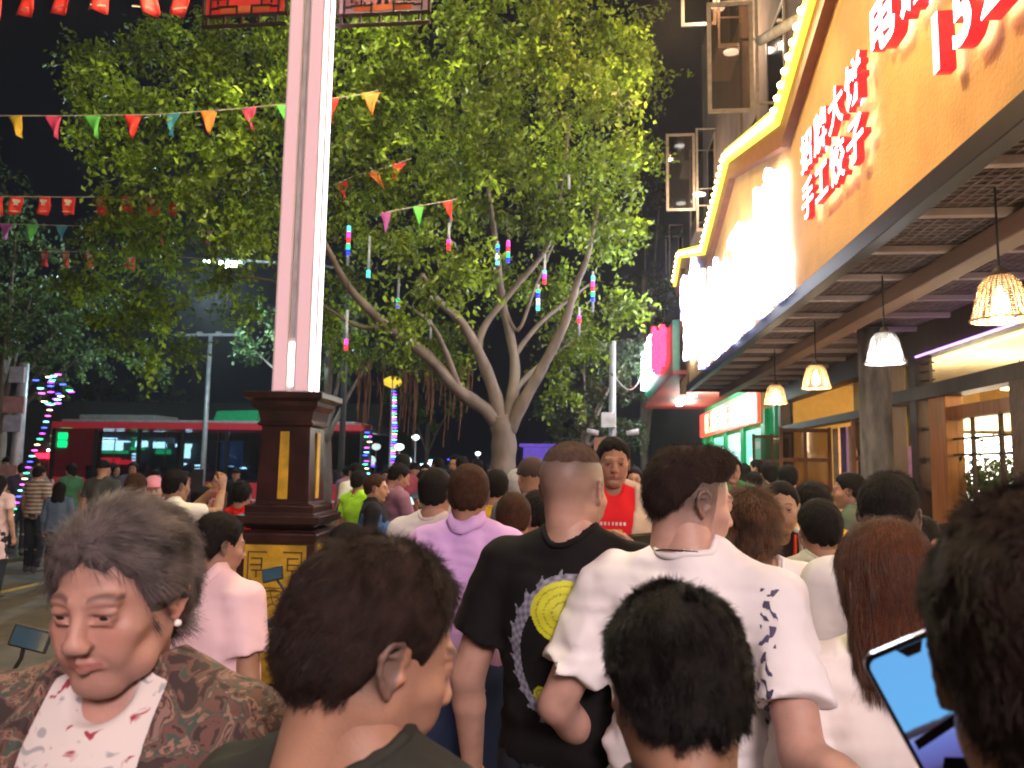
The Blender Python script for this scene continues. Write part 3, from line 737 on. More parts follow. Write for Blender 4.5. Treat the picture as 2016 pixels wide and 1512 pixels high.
# ------------------------------------------------------------ lamp column on a plinth (the pink lit pole)
maroon = mat('maroon_lacquer', (.040, .012, .012), .30, var=.55, scale=6, coat=.3, bump=.25, bscale=18)
gold = mat('gold_paint', (.70, .43, .03), .45, var=.38, scale=9, bump=.2, bscale=25)
polew = mat('white_pole_enamel', (.78, .68, .68), .35, var=.22, scale=5, stretch=(3, 3, .5), bump=.1, bscale=8)
def square_prof(mb, prof, mi=0):
    """square section lofted up through (half width, z)"""
    s2 = math.sqrt(2); mb.lathe([(r * s2, z) for r, z in prof], 4, ph=math.pi / 4, mi=mi)
def lamp_column(name, x, y, rz, label, group, detail=True):
    t = empty(name, (x, y, 0), R(rz), label, 'street lamp', group)
    # lower block with gold fret panels
    mb = MB(); square_prof(mb, [(.30, -.1), (.30, .06), (.27, .10), (.27, 1.04), (.285, 1.07), (.285, 1.15), (.25, 1.19)]); mb.build('plinth', maroon, t, bevel=.006)
    mb = MB(); square_prof(mb, [(.20, 1.19), (.24, 1.215), (.295, 1.27), (.30, 1.36), (.245, 1.385), (.245, 1.48), (.215, 1.50)]); mb.build('moulding', maroon, t, bevel=.005)
    mb = MB(); square_prof(mb, [(.20, 1.50), (.19, 1.52), (.175, 2.06), (.205, 2.08), (.185, 2.11), (.20, 2.19), (.235, 2.235), (.24, 2.27), (.28, 2.295), (.28, 2.345), (.15, 2.36)]); mb.build('capital', maroon, t, bevel=.004)
    for k in range(4):
        M = Matrix.Rotation(k * math.pi / 2, 4, 'Z')
        mb = MB(); mb.prism([(-.036, 1.56), (.036, 1.56), (.031, 2.02), (-.031, 2.02)], 'y', -.1925, -.183); o = mb.build('gold_bar', gold, t, bevel=.002); o.matrix_local = M
        mb = MB(); mb.box(-.215, -.279, .16, .215, -.268, 1.02); o = mb.build('fret_panel', gold, t, bevel=.003); o.matrix_local = M
        if detail:
            fr = MB()
            def bar(x0, z0, x1, z1, w_=.009):
                fr.box(min(x0, x1) - w_ / 2, -.284, min(z0, z1) - w_ / 2, max(x0, x1) + w_ / 2, -.2785, max(z0, z1) + w_ / 2)
            for sx in (-1, 1):
                for (a, b, c_, d_) in ((.06, .975, .185, .975), (.185, .975, .185, .80), (.09, .935, .16, .935), (.09, .935, .09, .86), (.09, .895, .165, .895), (.125, .86, .125, .82), (.10, .86, .155, .86), (.16, .80, .185, .80)): bar(sx * a, b, sx * c_, d_)
                for (a, b, c_, d_) in ((.06, .205, .185, .205), (.185, .205, .185, .38), (.09, .245, .16, .245), (.09, .245, .09, .32), (.09, .285, .165, .285), (.10, .32, .155, .32)): bar(sx * a, b, sx * c_, d_)
            for rr, n_ in ((.12, 20), (.085, 16), (.05, 12)):
                pts = [(rr * math.cos(a), -.281, .59 + rr * math.sin(a) * 1.25) for a in [2 * math.pi * q / n_ for q in range(n_ + 1)]]
                fr.tube(pts, .005, 4, cap=False)
            for q in range(8):
                a = q * math.pi / 4; fr.tube([(.055 * math.cos(a), -.281, .59 + .068 * math.sin(a)), (.118 * math.cos(a + .2), -.281, .59 + .148 * math.sin(a + .2))], .004, 4)
            for zz in (.46, .44, .73, .75): bar(-.15, zz, .15, zz, .006)
            o = fr.build('fretwork', mat('fret_dark', (.12, .06, .02), .5), t); o.matrix_local = M; o['kind'] = 'stuff'
    # pole: a channel section with a groove on each face
    z0, z1 = 2.36, 7.6; hw = .134; g = .024; dp = .02
    poly = []
    for k in range(4):
        a = k * math.pi / 2; ca, sa = round(math.cos(a)), round(math.sin(a))
        for (u, v) in ((-hw, -hw), (-g, -hw), (-g, -hw + dp), (g, -hw + dp), (g, -hw)): poly.append((u * ca - v * sa, u * sa + v * ca))
    mb = MB(); mb.prism(poly, 'z', z0, z1); mb.build('pole', polew, t, bevel=.003)
    if detail:
        st = MB()
        for k in range(4):
            M = Matrix.Rotation(k * math.pi / 2, 4, 'Z'); st.box(-.012, -hw + .006, z0 + .40, .012, -hw + .016, z1 - .1, M=M)
        st.build('groove_strip', mat('led_strip_off', (.62, .60, .72), .35), t)
        l0 = MB(); 
        for k in range(4): l0.box(-.017, -hw + .003, z0 + .04, .017, -hw + .013, z0 + .36, M=Matrix.Rotation(k * math.pi / 2, 4, 'Z'))
        l0.build('lit_strip', emit('pole_led', (1, .85, .9), 2.2), t)
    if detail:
        for k, (m_, nm) in enumerate(((emit('pole_face_front', (1, .62, .68), .30), 'f'), (emit('pole_face_bright', (1, .84, .93), 2.2), 'b'), (emit('pole_face_dim', (1, .5, .6), .15), 'd'), (MATS['pole_face_dim'], 'd'))):  # glow put on the pole faces to brighten them, strongest on the right
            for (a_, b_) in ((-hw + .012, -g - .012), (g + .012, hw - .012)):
                MB().box(a_, -hw - .004, z0 + .01, b_, -hw - .0005, z1 - .05).build('face_glow', m_, t, bevel=.001).matrix_local = Matrix.Rotation(k * math.pi / 2, 4, 'Z')
    # lamp head far up, with four lanterns
    mb = MB(); square_prof(mb, [(.19, 7.6), (.24, 7.68), (.24, 7.78), (.10, 7.85), (.10, 8.6)]); mb.build('finial', maroon, t)
    for k in range(4):
        a = k * math.pi / 2 + math.pi / 4; c, s_ = math.cos(a), math.sin(a)
        MB().tube([(0, 0, 8.2), (c * .5, s_ * .5, 8.35), (c * .85, s_ * .85, 8.25), (c * .9, s_ * .9, 8.12)], .03, 8).build('lamp_arm', maroon, t, True)
        mb = MB(); mb.lathe([(.05, .18), (.17, .08), (.20, 0), (.20, -.26), (.12, -.34), (.04, -.36)], 8, (c * .9, s_ * .9, 8.0)); mb.build('lantern', emit('lantern_glow', (1, .86, .62), 14), t, True)
    for ch in t.children:   # settle the courses of the plinth and capital to their measured heights
        me = ch.data; V = np.zeros(len(me.vertices) * 3, np.float32); me.vertices.foreach_get('co', V); V = V.reshape(-1, 3)
        V[:, 2] = np.interp(V[:, 2], [-.2, 1.02, 1.19, 1.56, 2.02, 2.36, 9], [-.2, 1.106, 1.205, 1.416, 1.89, 2.18, 8.82]); me.vertices.foreach_set('co', V.ravel()); me.update()
    point_light('lantern_light', (0, 0, 7.75), (1, .90, .50) if detail else (1, .62, .62), 1150 if detail else 260, .5, t)
    return t
p0 = W(578, 860, 5.4)
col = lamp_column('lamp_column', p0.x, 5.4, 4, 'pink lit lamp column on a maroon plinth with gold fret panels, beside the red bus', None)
lamp_column('lamp_column', -3.4, -6.5, 0, 'maroon and white lamp column added behind the crowd, outside the view', None, False)  # unseen second column added to light the backs of the crowd
# framed banners on both sides of the column
def fret_frame(t, x0, x1, z0, z1, y, m):
    fr = MB(); w_ = .014
    def bar(a, b, c, d): fr.box(min(a, c) - w_ / 2, y - .02, min(b, d) - w_ / 2, max(a, c) + w_ / 2, y + .02, max(b, d) + w_ / 2)
    bar(x0, z0, x1, z0); bar(x0, z1, x1, z1); bar(x0, z0, x0, z1); bar(x1, z0, x1, z1)
    bar(x0, z0 - .085, x1, z0 - .085)
    for q in range(5): xx = x0 + (x1 - x0) * (.08 + .21 * q); fr.box(xx - .03, y - .015, z0 - .085, xx - .014, y + .015, z0)
    for sx, xx in ((1, x0), (-1, x1)):
        for (a, b, c, d) in ((0, .20, .12, .20), (.12, .20, .12, .10), (.06, .14, .2, .14), (.06, 0, .06, .14), (.2, .14, .2, .07), (.12, .07, .28, .07), (.28, 0, .28, .07), (.06, .06, .12, .06)): bar(xx + sx * a, z0 + b, xx + sx * c, z0 + d)
    return fr.build('fret_frame', m, t, bevel=.002)
def column_banner(px0, px1, py0, mcol, label, gold_text):
    a = W(px0, py0, 5.42); b = W(px1, py0, 5.42); z0 = a.z; z1 = z0 + 1.5
    t = empty('column_banner', (p0.x, 5.42, z0), 0, label, 'banner'); x0, x1 = a.x - p0.x, b.x - p0.x
    fret_frame(t, x0, x1, .085, z1 - z0, 0, maroon)
    MB().box(x0 + .02, -.004, .10, x1 - .02, .006, z1 - z0 - .02).build('banner_face', mcol, t)
    MB().box(x0 + .14, -.008, .11, x1 - .14, -.005, .16).build('banner_band', mat('orange_print', (.75, .16, .03), .6), t)
    if gold_text:
        gm = mat('gold_print', (.85, .55, .06), .5)
        for i, ch in enumerate('平安'):
            letter(ch, .22, Matrix.Translation((x0 + (x1 - x0) * (.38 + .27 * i), -.012, .415)) @ Matrix.Rotation(math.pi / 2, 4, 'X'), gm, gm, t, ext=.003, off=.004, name='character')
    else:
        rr = random.Random(4)
        mb = MB()
        for i in range(9):
            xx = x0 + (x1 - x0) * (.18 + .08 * i); hh_ = rr.uniform(.05, .2); mb.add([(xx - .05, -.008, .16), (xx + .05, -.008, .16), (xx + rr.uniform(-.03, .03), -.008, .16 + hh_)], [(0, 1, 2)])
        mb.build('mountain_print', mat('print_pink', (.55, .2, .2), .6), t)
        MB().lathe([(.05, 0), (.055, .05), (.02, .09)], 7, (x0 + (x1 - x0) * .5, 0, .30), sy=.12).build('pine_print', mat('print_green', (.05, .09, .03), .7), t)
    MB().tube([(x0 * 1.0, .0, .0), (x1, .0, .0)], .012, 6).build('banner_rod', maroon, t)
    return t
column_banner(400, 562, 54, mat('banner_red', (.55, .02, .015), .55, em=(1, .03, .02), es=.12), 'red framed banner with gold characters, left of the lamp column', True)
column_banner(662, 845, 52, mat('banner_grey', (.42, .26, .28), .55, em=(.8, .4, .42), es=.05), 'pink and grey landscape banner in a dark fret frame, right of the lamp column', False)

# ------------------------------------------------------------ the restaurant: facade, fascia, canopy
XW, XF, ZC = 3.84, 2.0, 3.37
YEND = 16.4
plaster = mat('fascia_plaster', (.72, .37, .12), .8, var=.34, scale=1.3, bump=.8, bscale=34, detail=12)
wood = mat('red_brown_wood', (.16, .055, .022), .5, var=.4, scale=3, stretch=(6, 6, .6), bump=.15, bscale=30)
dwood = mat('dark_wood', (.055, .03, .022), .55, var=.4, scale=3, stretch=(6, 6, .6), bump=.2, bscale=30)
owood = mat('orange_wood', (.34, .13, .03), .45, var=.35, scale=3, stretch=(6, 6, .5), bump=.1)
yel = mat('yellow_wall_paint', (.75, .48, .10), .7, var=.1)
def gable(Y):   # height of the fascia top above the eye, zigzag of gables
    P_ = [(19.6, 3.83), (16.85, 4.75), (13.2, 3.80), (10.8, 4.48), (7.83, 3.67), (5.0, 4.72), (2.2, 3.67), (-.7, 4.7), (-3.5, 3.7), (-6.5, 4.7), (-8.5, 3.9)]
    return P_
G = [(y, CAMZ + h) for y, h in gable(0)]
G = [g for g in G if g[0] < 17.2]; G = [(17.9, CAMZ + 4.35), (16.85, CAMZ + 4.75)] + G[1:]
rest = empty('restaurant', (XW, 8, 0), 0, 'dumpling restaurant with an orange bulb-edged sign and a deep canopy', 'building')
def rp(mb, name, m, **k):
    o = mb.build(name, m, rest, **k); o.matrix_parent_inverse = Matrix.Translation((-XW, -8, 0)); return o
poly = [(G[0][0], ZC + .02)] + G + [(G[-1][0], ZC + .02)]
rp(MB().prism(poly, 'x', XF, XF + .10), 'fascia', plaster)
# brown raised edge under the bulbs; the yellow rail is given the bulbs' glow
def along(G, off0, off1, x0, x1, name, m):
    mb = MB()
    for i in range(len(G) - 1):
        (ya, za), (yb, zb) = G[i], G[i + 1]
        mb.prism([(ya, za + off0), (yb, zb + off0), (yb, zb + off1), (ya, za + off1)], 'x', x0 + i * .0004, x1 - i * .0004)
    return rp(mb, name, m)
along(G, -.36, -.12, XF - .10, XF - .003, 'inner_frame', mat('brown_frame', (.20, .07, .03), .5))
along(G, -.12, .06, XF - .16, XF + .12, 'bulb_rail', mat('yellow_glow_rail', (.80, .52, .05), .5, em=(1, .62, .04), es=1.7))
bulbm = emit('sign_bulb', (1, .72, .28), 14)
b0 = None; cnt = 0
for i in range(len(G) - 1):
    (ya, za), (yb, zb) = G[i], G[i + 1]; L_ = math.hypot(ya - yb, za - zb); n_ = int(L_ / .165)
    for k in range(n_):
        t = (k + .5) / n_; y, z = ya + (yb - ya) * t, za + (zb - za) * t - .03
        if b0 is None:
            mb = MB(); mb.lathe([(.008, -.034), (.03, -.02), (.036, 0), (.03, .02), (.008, .034)], 8); b0 = mb.build('bulb', bulbm, rest, True); b0.matrix_parent_inverse = Matrix.Translation((-XW, -8, 0)); o = b0
        else: o = b0.copy(); C.objects.link(o)
        o.location = (XF - .175, y, z); cnt += 1
# vertical end of the sign
rp(MB().box(XF - .02, 17.9, ZC, XF + .12, 18.0, CAMZ + 4.3), 'fascia_end', mat('brown_frame', None))
# lettering
white_e = emit('letter_face', (1, .93, .96), 4); red_s = mat('letter_side', (.7, .02, .02), .4, em=(1, .02, .03), es=.7)
def sign_text(s, y0, pitch, z, size, face, side, ext=.045, off=.012, x=XF - .085, parent=rest):
    for i, ch in enumerate(s):
        if ch == ' ': continue
        o = letter(ch, size, on_wall(x, y0 - pitch * i, z), face, side, parent, ext, off); o.matrix_parent_inverse = Matrix.Translation(parent.location).inverted()
sign_text('招牌大饼', 6.83, .415, CAMZ + 2.82, .365, white_e, red_s, ext=.03, off=.006)
sign_text('手工饺子', 6.83, .415, CAMZ + 2.38, .365, white_e, red_s, ext=.03, off=.006)
sign_text('电话', 4.98, .50, CAMZ + 2.93, .46, white_e, red_s)
sign_text('152', 4.22, .30, CAMZ + 2.34, .46, white_e, red_s)
# the white lettering that glares: a lit box of thick white strokes with a small second row
glare = emit('glare_white', (.84, .88, 1), 16); blue_s = mat('blue_side', (.2, .3, .8), .4, em=(.3, .4, 1), es=2.0)
sign_text('东北饺子馆', 15.6, 1.78, CAMZ + 2.62, 1.12, glare, blue_s, ext=.03, off=.03, x=XF - .12)
sign_text('手工水饺家常菜', 13.6, .92, CAMZ + 1.95, .50, glare, blue_s, ext=.05, off=.02, x=XF - .10)
sign_text('美食', 15.8, 1.5, CAMZ + 3.45, .8, glare, blue_s, ext=.07, off=.05, x=XF - .12)
point_light('sign_light', (XF - .9, 11.0, CAMZ + 2.7), (.88, .9, 1), 110, .5)
point_light('sign_light', (XF - 1.0, 4.6, CAMZ + 3.1), (1, .60, .28), 55, .4)
point_light('sign_light', (XF - 1.1, 8.8, CAMZ + 5.2), (1, .62, .30), 170, .4)
# canopy
mesh_c = mat('woven_matting', (.17, .13, .13), .85, var=.3, scale=6)
def matting():
    """bamboo matting: crossing strips under the boards"""
    mb = MB(); step = .075
    for i in range(int((YEND + 3) / step)):
        y = YEND - .05 - i * step; mb.box(XF + .05, y - .012, ZC + .004 + (i % 2) * .003, XW - .01, y + .012, ZC + .010 + (i % 2) * .003)
    for j in range(int((XW - XF) / step)):
        x = XF + .08 + j * step; mb.box(x - .010, -3, ZC + .000, x + .010, YEND - .05, ZC + .006)
    o = rp(mb, 'matting', mat('matting_strip', (.30, .23, .22), .8, var=.3, scale=9)); o['kind'] = 'stuff'
    rp(MB().box(XF + .04, -10, ZC + .016, XW, YEND, ZC + .06), 'canopy_deck', mesh_c)
matting()
jo = None; jm = mat('pale_joist', (.62, .50, .48), .6, var=.2, scale=4)
for k in range(26):
    y = 16.1 - .85 * k
    if jo is None: jo = rp(MB().box(XF + .06, -.03, ZC - .055, XW - .01, .03, ZC - .001), 'joist', jm, bevel=.006); o = jo
    else: o = jo.copy(); C.objects.link(o)
    o.location = (0, y, 0)
rp(MB().box(2.62, -6, ZC - .20, 2.80, YEND, ZC - .057), 'main_beam', mat('beam_wood', (.30, .18, .13), .6, var=.3, scale=2, stretch=(3, .4, 3), bump=.15), bevel=.01)
rp(MB().box(XF - .06, -10, ZC - .09, XF + .05, YEND, ZC + .05), 'edge_beam', mat('edge_paint', (.022, .010, .014), .5, spec=.25), bevel=.006)
rp(MB().box(XF - .02, YEND - .02, ZC - .09, XW, YEND + .08, ZC + .30), 'end_beam', dwood)
# wall pieces: posts, lintels, openings; interior room behind
def wb(x0, y0, z0, x1, y1, z1, name, m, bevel=.008): return rp(MB().box(x0, y0, z0, x1, y1, z1), name, m, bevel=bevel)
wb(XW - .08, 1.0, 3.02, XW + .16, YEND - .3, ZC - .003, 'top_beam', dwood)
wb(XW - .10, 1.0, 2.50, XW + .14, 10.2, 2.66, 'lintel', dwood)
wb(XW - .08, 10.2, 2.42, XW + .12, YEND - .3, 2.54, 'lintel', dwood)
for y in (1.0, 4.3, 9.35, 10.15, 15.9): wb(XW - .09, y, 0, XW + .11, y + .20, 3.02, 'post', dwood)
wb(XW - .13, 6.72, 0, XW + .10, 7.28, 2.5, 'carved_post', mat('carved_wood', (.10, .05, .03), .6, var=.4, scale=5, bump=.8, bscale=22), .02)
wb(XW - .05, 8.72, 0, XW + .14, 9.14, 2.5, 'post', owood)
wb(XW - .02, 7.30, 2.24, XW + .12, 8.72, 2.38, 'window_rail', owood)
wb(XW - .02, 7.30, .80, XW + .12, 8.72, .95, 'window_rail', owood)
wb(XW - .06, 4.5, 0, XW + .12, 6.55, .95, 'low_wall', wood); wb(XW - .06, 7.30, 0, XW + .10, 8.72, .80, 'low_wall', wood)
wb(XW - .05, 1.2, 0, XW + .12, 4.3, .95, 'low_wall', wood)
for y in (7.75, 8.3): wb(XW + .02, y, .95, XW + .06, y + .03, 2.24, 'muntin', dwood, .002)
for z in (2.02, 1.85): wb(XW + .02, 7.30, z, XW + .05, 8.72, z + .022, 'muntin', dwood, .002)
for y0, y1, z0, z1 in ((7.30, 8.72, .95, 2.24), (4.5, 6.55, .95, 2.5), (1.2, 9.35, 2.66, 3.02)): rp(MB().box(XW + .065, y0, z0, XW + .072, y1, z1), 'pane', glass_mat())
# lattice strips between posts
for z in (1.1, 1.45, 1.8, 2.15): wb(XW - .03, 9.12, z, XW + .05, 9.35, z + .035, 'lattice_bar', dwood, .002)
for z in (2.72, 2.82, 2.92): wb(XW - .03, 9.15, z, XW + .05, 9.6, z + .02, 'lattice_bar', dwood, .002)
# round log column on the pavement
mb = MB(); mb.lathe([(.20, 0), (.185, .3), (.178, 1.2), (.172, 2.2), (.168, 2.9), (.17, ZC - .06)], 20); lc = rp(mb, 'log_column', mat('grey_bark', (.14, .13, .13), .85, var=.5, scale=5, stretch=(3, 3, .7), bump=1.0, bscale=16), smooth=True); lc.location = (3.22, 9.15, 0)
# open lattice doors: three leaves folded out, each with its glass
def door_leaf(y, x0, x1, label=None):
    t = rest; w_ = .05
    for xx in (x0, (x0 + x1) / 2 - .025, x1 - w_): wb(xx, y, .12, xx + w_, y + .045, 2.35, 'door_stile', wood, .004)
    for k, z in enumerate((.12, .62, .95, 1.38, 1.80, 2.27)): wb(x0 + .003, y + .004, z, x1 - .003, y + .041, z + (.06 if k else .12), 'door_rail', wood, .003)
    wb(x0 + .01, y + .012, .2, x1 - .01, y + .03, .95, 'door_board', dwood, .003)
    rp(MB().box(x0 + .01, y + .019, .98, x1 - .01, y + .025, 2.27), 'pane', glass_mat('smoky_glass', (.55, .5, .5), .3, .08))
door_leaf(12.6, 2.95, 3.75); door_leaf(15.2, 3.05, 3.78); door_leaf(10.6, 3.42, 3.78)
# interior
rp(MB().box(7.6, 1, 0, 7.7, 16, 3.4), 'back_wall', yel); rp(MB().box(XW + .17, .9, -.1, 7.6, 16, .02), 'inner_floor', mat('inner_floor', (.25, .15, .09), .4))
rp(MB().box(XW + .17, .9, 3.36, 7.7, 16, 3.42), 'inner_ceiling', mat('cream_ceiling', (.7, .6, .42), .7)); rp(MB().box(XW + .17, 15.95, 0, 7.6, 16.05, 3.4), 'end_wall', yel)
rp(MB().box(XW + .2, 10.2, 2.0, XW + .24, 12.4, 3.3), 'yellow_board', yel)
for i in range(9):   # peach and purple striped partition behind the open doors
    rp(MB().box(XW + .35, 10.35 + i * .42, .1, XW + .40, 10.35 + i * .42 + .30, 2.4), 'partition_strip', mat('peach_paint', (.80, .45, .22), .6) if i % 2 == 0 else mat('purple_paint', (.16, .07, .22), .6))
for k in range(4): rp(MB().box(7.52, 1.6 + 3.5 * k, 1.2, 7.58, 3.2 + 3.5 * k, 2.2), 'wall_picture', mat('picture_red', (.5, .1, .05), .5))
for (x, y) in ((4.8, 3.2), (4.9, 5.4), (5.0, 7.6), (5.2, 9.6), (6.4, 6.4), (6.5, 9.0), (5.2, 12.5), (6.3, 12.0)):
    t = empty('ceiling_lamp', (x, y, 2.92), 0, 'warm bowl lamp hanging inside the restaurant, %s' % {3.2: 'nearest of the front row', 5.4: 'second of the front row', 7.6: 'third of the front row', 9.6: 'fourth, beyond the window post', 6.4: 'nearest of the back row', 9.0: 'middle of the back row', 12.5: 'far end, closer to the glass', 12.0: 'far end, closer to the back wall'}[y], 'lamp', 'warm lamps inside the restaurant')
    MB().lathe([(.26, 0), (.24, .03), (.10, .09), (.02, .12)], 18).build('bowl', emit('bowl_glow', (1, .74, .38), 9), t, True)
    MB().tube([(0, 0, .12), (0, 0, .44)], .01, 6).build('rod', dwood, t)
for y in (3.5, 7.5, 11.5): point_light('room_light', (5.6, y, 2.5), (1, .74, .42), 130, .4)
rp(MB().box(5.35, 12.2, 1.25, 6.25, 12.35, 2.25), 'added_glow_box', emit('added_box_white', (1, .92, .80), 4))  # glowing box added to whiten the view through the window
for k in range(3): rp(MB().box(4.6 + .9 * k, 12.0, 2.3, 5.3 + .9 * k, 12.1, 2.62), 'menu_board', emit('menu_warm', (1, .7, .4), 1.6))
point_light('counter_light', (6.8, 9.2, 1.9), (.9, .85, 1), 60, .3)
# pendant lamps under the canopy
wick = mat('wicker', (.55, .36, .20), .6, var=.3, scale=30)
def pendant(x, y, z, warm, label, dia=.30):
    t = empty('pendant_lamp', (x, y, z), 0, label, 'pendant lamp', 'woven pendant lamps under the canopy')
    prof = [(.062, .25), (.095, .21), (.112, .14), (.128, .06), (.145, 0)]
    def rad(zz): return float(np.interp(zz, [p[1] for p in prof[::-1]], [p[0] for p in prof[::-1]])) * dia / .29
    mb = MB()
    for k in range(26):
        a = 2 * math.pi * k / 26; mb.tube([((rad(zz) + .003 * (-1) ** (k + q)) * math.cos(a), (rad(zz) + .003 * (-1) ** (k + q)) * math.sin(a), zz) for q, zz in enumerate((0, .04, .08, .12, .16, .2, .25))], .0034, 4, cap=False)
    for q in range(19):
        zz = .006 + q * .0132; mb.tube([(rad(zz) * math.cos(a), rad(zz) * math.sin(a), zz) for a in [2 * math.pi * k / 24 for k in range(25)]], .0036, 4, cap=False)
    o = mb.build('woven_shade', wick if warm else mat('white_wicker', (.42, .42, .42), .6, var=.3, scale=30), t, True)
    MB().lathe([(rad(0) - .004, 0), (rad(0) + .006, 0), (rad(0) + .006, .010), (rad(0) - .004, .010)], 24, cap=False).build('rim', wick if warm else MATS['white_wicker'], t, True)
    MB().lathe([(.004, .03), (.03, .05), (.042, .09), (.03, .13), (.014, .16), (.014, .19)], 12).build('bulb', emit('warm_bulb', (1, .78, .45), 30) if warm else emit('white_bulb', (1, .97, .92), 30), t, True)
    MB().lathe([(.05, .25), (.03, .29), (.012, .31)], 10).build('cap', dwood, t, True)
    MB().tube([(0, 0, .31), (0, 0, ZC - .1 - z)], .006, 6).build('cord', mat('black_cord', (.02, .02, .02), .6), t)
    point_light('pendant_light', (0, 0, .02), (1, .76, .5) if warm else (1, .95, .92), 20, .04, t)
for px, py, Y, warm, lab in ((1972, 632, 4.4, 1, 'woven pendant lamp at the right edge, largest of the row under the canopy'), (1743, 716, 6.4, 0, 'white glowing woven pendant lamp beside the log column'), (1607, 765, 8.4, 1, 'small warm woven pendant lamp left of the log column'), (1527, 795, 10.4, 1, 'smallest woven pendant lamp in front of the green shop'), (2420, 440, 2.5, 1, 'woven pendant lamp beyond the right edge of the view')):
    p = W(px, py, Y); pendant(p.x, p.y, p.z, warm, lab)
# planter of bushes at the window
def leaf_mesh(name, P, Nrm, size, rg, fold=.25, droop=0.):
    n = len(P); d = rg.normal(size=(n, 3)); d[:, 2] -= droop; d /= np.linalg.norm(d, axis=1)[:, None]
    nn = Nrm + rg.normal(size=(n, 3)) * .6; s = np.cross(d, nn); s /= np.linalg.norm(s, axis=1)[:, None] + 1e-9; u = np.cross(s, d)
    L_ = (size * rg.uniform(.6, 1.3, n))[:, None]; Wd = L_ * .26
    V = np.empty((n, 4, 3)); V[:, 0] = P; V[:, 1] = P + d * L_ * .5 + s * Wd + u * L_ * fold * .4; V[:, 2] = P + d * L_; V[:, 3] = P + d * L_ * .5 - s * Wd + u * L_ * fold * .4
    F = np.arange(n * 4).reshape(n, 4); F = np.concatenate([F[:, [0, 1, 2]], F[:, [0, 2, 3]]])
    return V.reshape(-1, 3), F
def leafm(name, c, hue=.5):
    if name in MATS: return MATS[name]
    m, nt, b = new_mat(name); N = nt.nodes; L = nt.links
    g = N.new('ShaderNodeNewGeometry'); mr = N.new('ShaderNodeValToRGB')
    mr.color_ramp.elements[0].color = (c[0] * .5, c[1] * .55, c[2] * .5, 1); mr.color_ramp.elements[1].color = (c[0] * 1.5, c[1] * 1.35, c[2], 1)
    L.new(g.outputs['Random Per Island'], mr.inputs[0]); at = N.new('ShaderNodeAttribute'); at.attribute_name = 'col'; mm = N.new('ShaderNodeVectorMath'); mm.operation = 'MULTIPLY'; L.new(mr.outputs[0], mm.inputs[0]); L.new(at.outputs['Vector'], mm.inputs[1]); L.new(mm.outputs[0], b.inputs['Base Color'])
    b.inputs['Roughness'].default_value = .38; b.inputs['Specular IOR Level'].default_value = .4
    tr = N.new('ShaderNodeBsdfTranslucent'); L.new(mm.outputs[0], tr.inputs[0]); mx = N.new('ShaderNodeMixShader'); mx.inputs[0].default_value = .3
    L.new(b.outputs[0], mx.inputs[1]); L.new(tr.outputs[0], mx.inputs[2]); L.new(mx.outputs[0], N['Material Output'].inputs[0])
    MATS[name] = m
    return m
t = empty('window_plants', (4.2, 8.55, 0), 0, 'leafy bushes in a wooden trough just inside the lit restaurant window', 'planter')
MB().box(-.2, -.9, .02, .2, .9, 1.12).build('trough', wood, t, bevel=.01)
rg = np.random.default_rng(5); P = rg.normal(size=(2600, 3)) * (.12, .45, .20) + (0, 0, 1.42); V, F = leaf_mesh('l', P, rg.normal(size=P.shape), .075, rg)
o = link('foliage', mesh_np('foliage', V, F, [leafm('shrub_leaf', (.07, .12, .025))], smooth=False, col=np.ones((len(V), 3))), t); o['kind'] = 'stuff'

# ------------------------------------------------------------ the green shop beyond
gshop = empty('green_shop', (XW, 22, 0), 0, 'green fronted shop with lit white and red sign letters beyond the canopy', 'building')
def gp(mb, name, m, **k):
    o = mb.build(name, m, gshop, **k); o.matrix_parent_inverse = Matrix.Translation((-XW, -22, 0)); return o
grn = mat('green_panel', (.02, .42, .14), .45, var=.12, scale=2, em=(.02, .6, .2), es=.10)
gp(MB().box(1.70, 16.75, 3.78, 1.85, 27, 4.9), 'sign_band', mat('green_band', (.01, .22, .10), .4)); gp(MB().box(1.70, 16.75, 3.70, XW, 27, 3.777), 'soffit', mat('red_soffit', (.42, .06, .05), .5, var=.2, stretch=(1, 8, 1)))
for k in range(5):
    t_ = gp(MB().lathe([(.10, 0), (.10, .02)], 14), 'downlight', emit('downlight_white', (.85, .92, 1), 22)); t_.location = (2.75, 18.3 + 1.7 * k, 3.672)
wg = emit('green_sign_white', (.85, .92, 1), 14); rgm = emit('green_sign_red', (1, .02, .06), 5)
for i, ch in enumerate('便利超市'):
    o = letter(ch, 1.25, on_wall(1.62, 25.2 - 1.45 * i, 4.75), wg if i < 3 else rgm, wg if i < 3 else rgm, gshop, .06, .05); o.matrix_parent_inverse = Matrix.Translation((-XW, -22, 0))
for i, ch in enumerate('超市'):
    o = letter(ch, 1.0, on_wall(1.62, 19.6 - 1.2 * i, 4.5), rgm, rgm, gshop, .06, .04); o.matrix_parent_inverse = Matrix.Translation((-XW, -22, 0))
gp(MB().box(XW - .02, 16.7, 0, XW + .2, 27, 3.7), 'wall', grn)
for y in (17.2, 19.6, 22.2, 24.7, 26.6): gp(MB().box(XW - .12, y, 0, XW - .023, y + .45, 3.0), 'pilaster', grn, bevel=.01)
gp(MB().box(XW - .20, 17.6, 2.72, XW - .125, 26.9, 3.48), 'light_box', mat('lightbox_red', (.8, .05, .04), .4, em=(1, .08, .04), es=1.1))
gp(MB().box(XW - .215, 18.4, 2.80, XW - .205, 25.6, 3.40), 'light_box_print', mat('lightbox_cream', (.9, .6, .3), .4, em=(1, .62, .25), es=1.3))
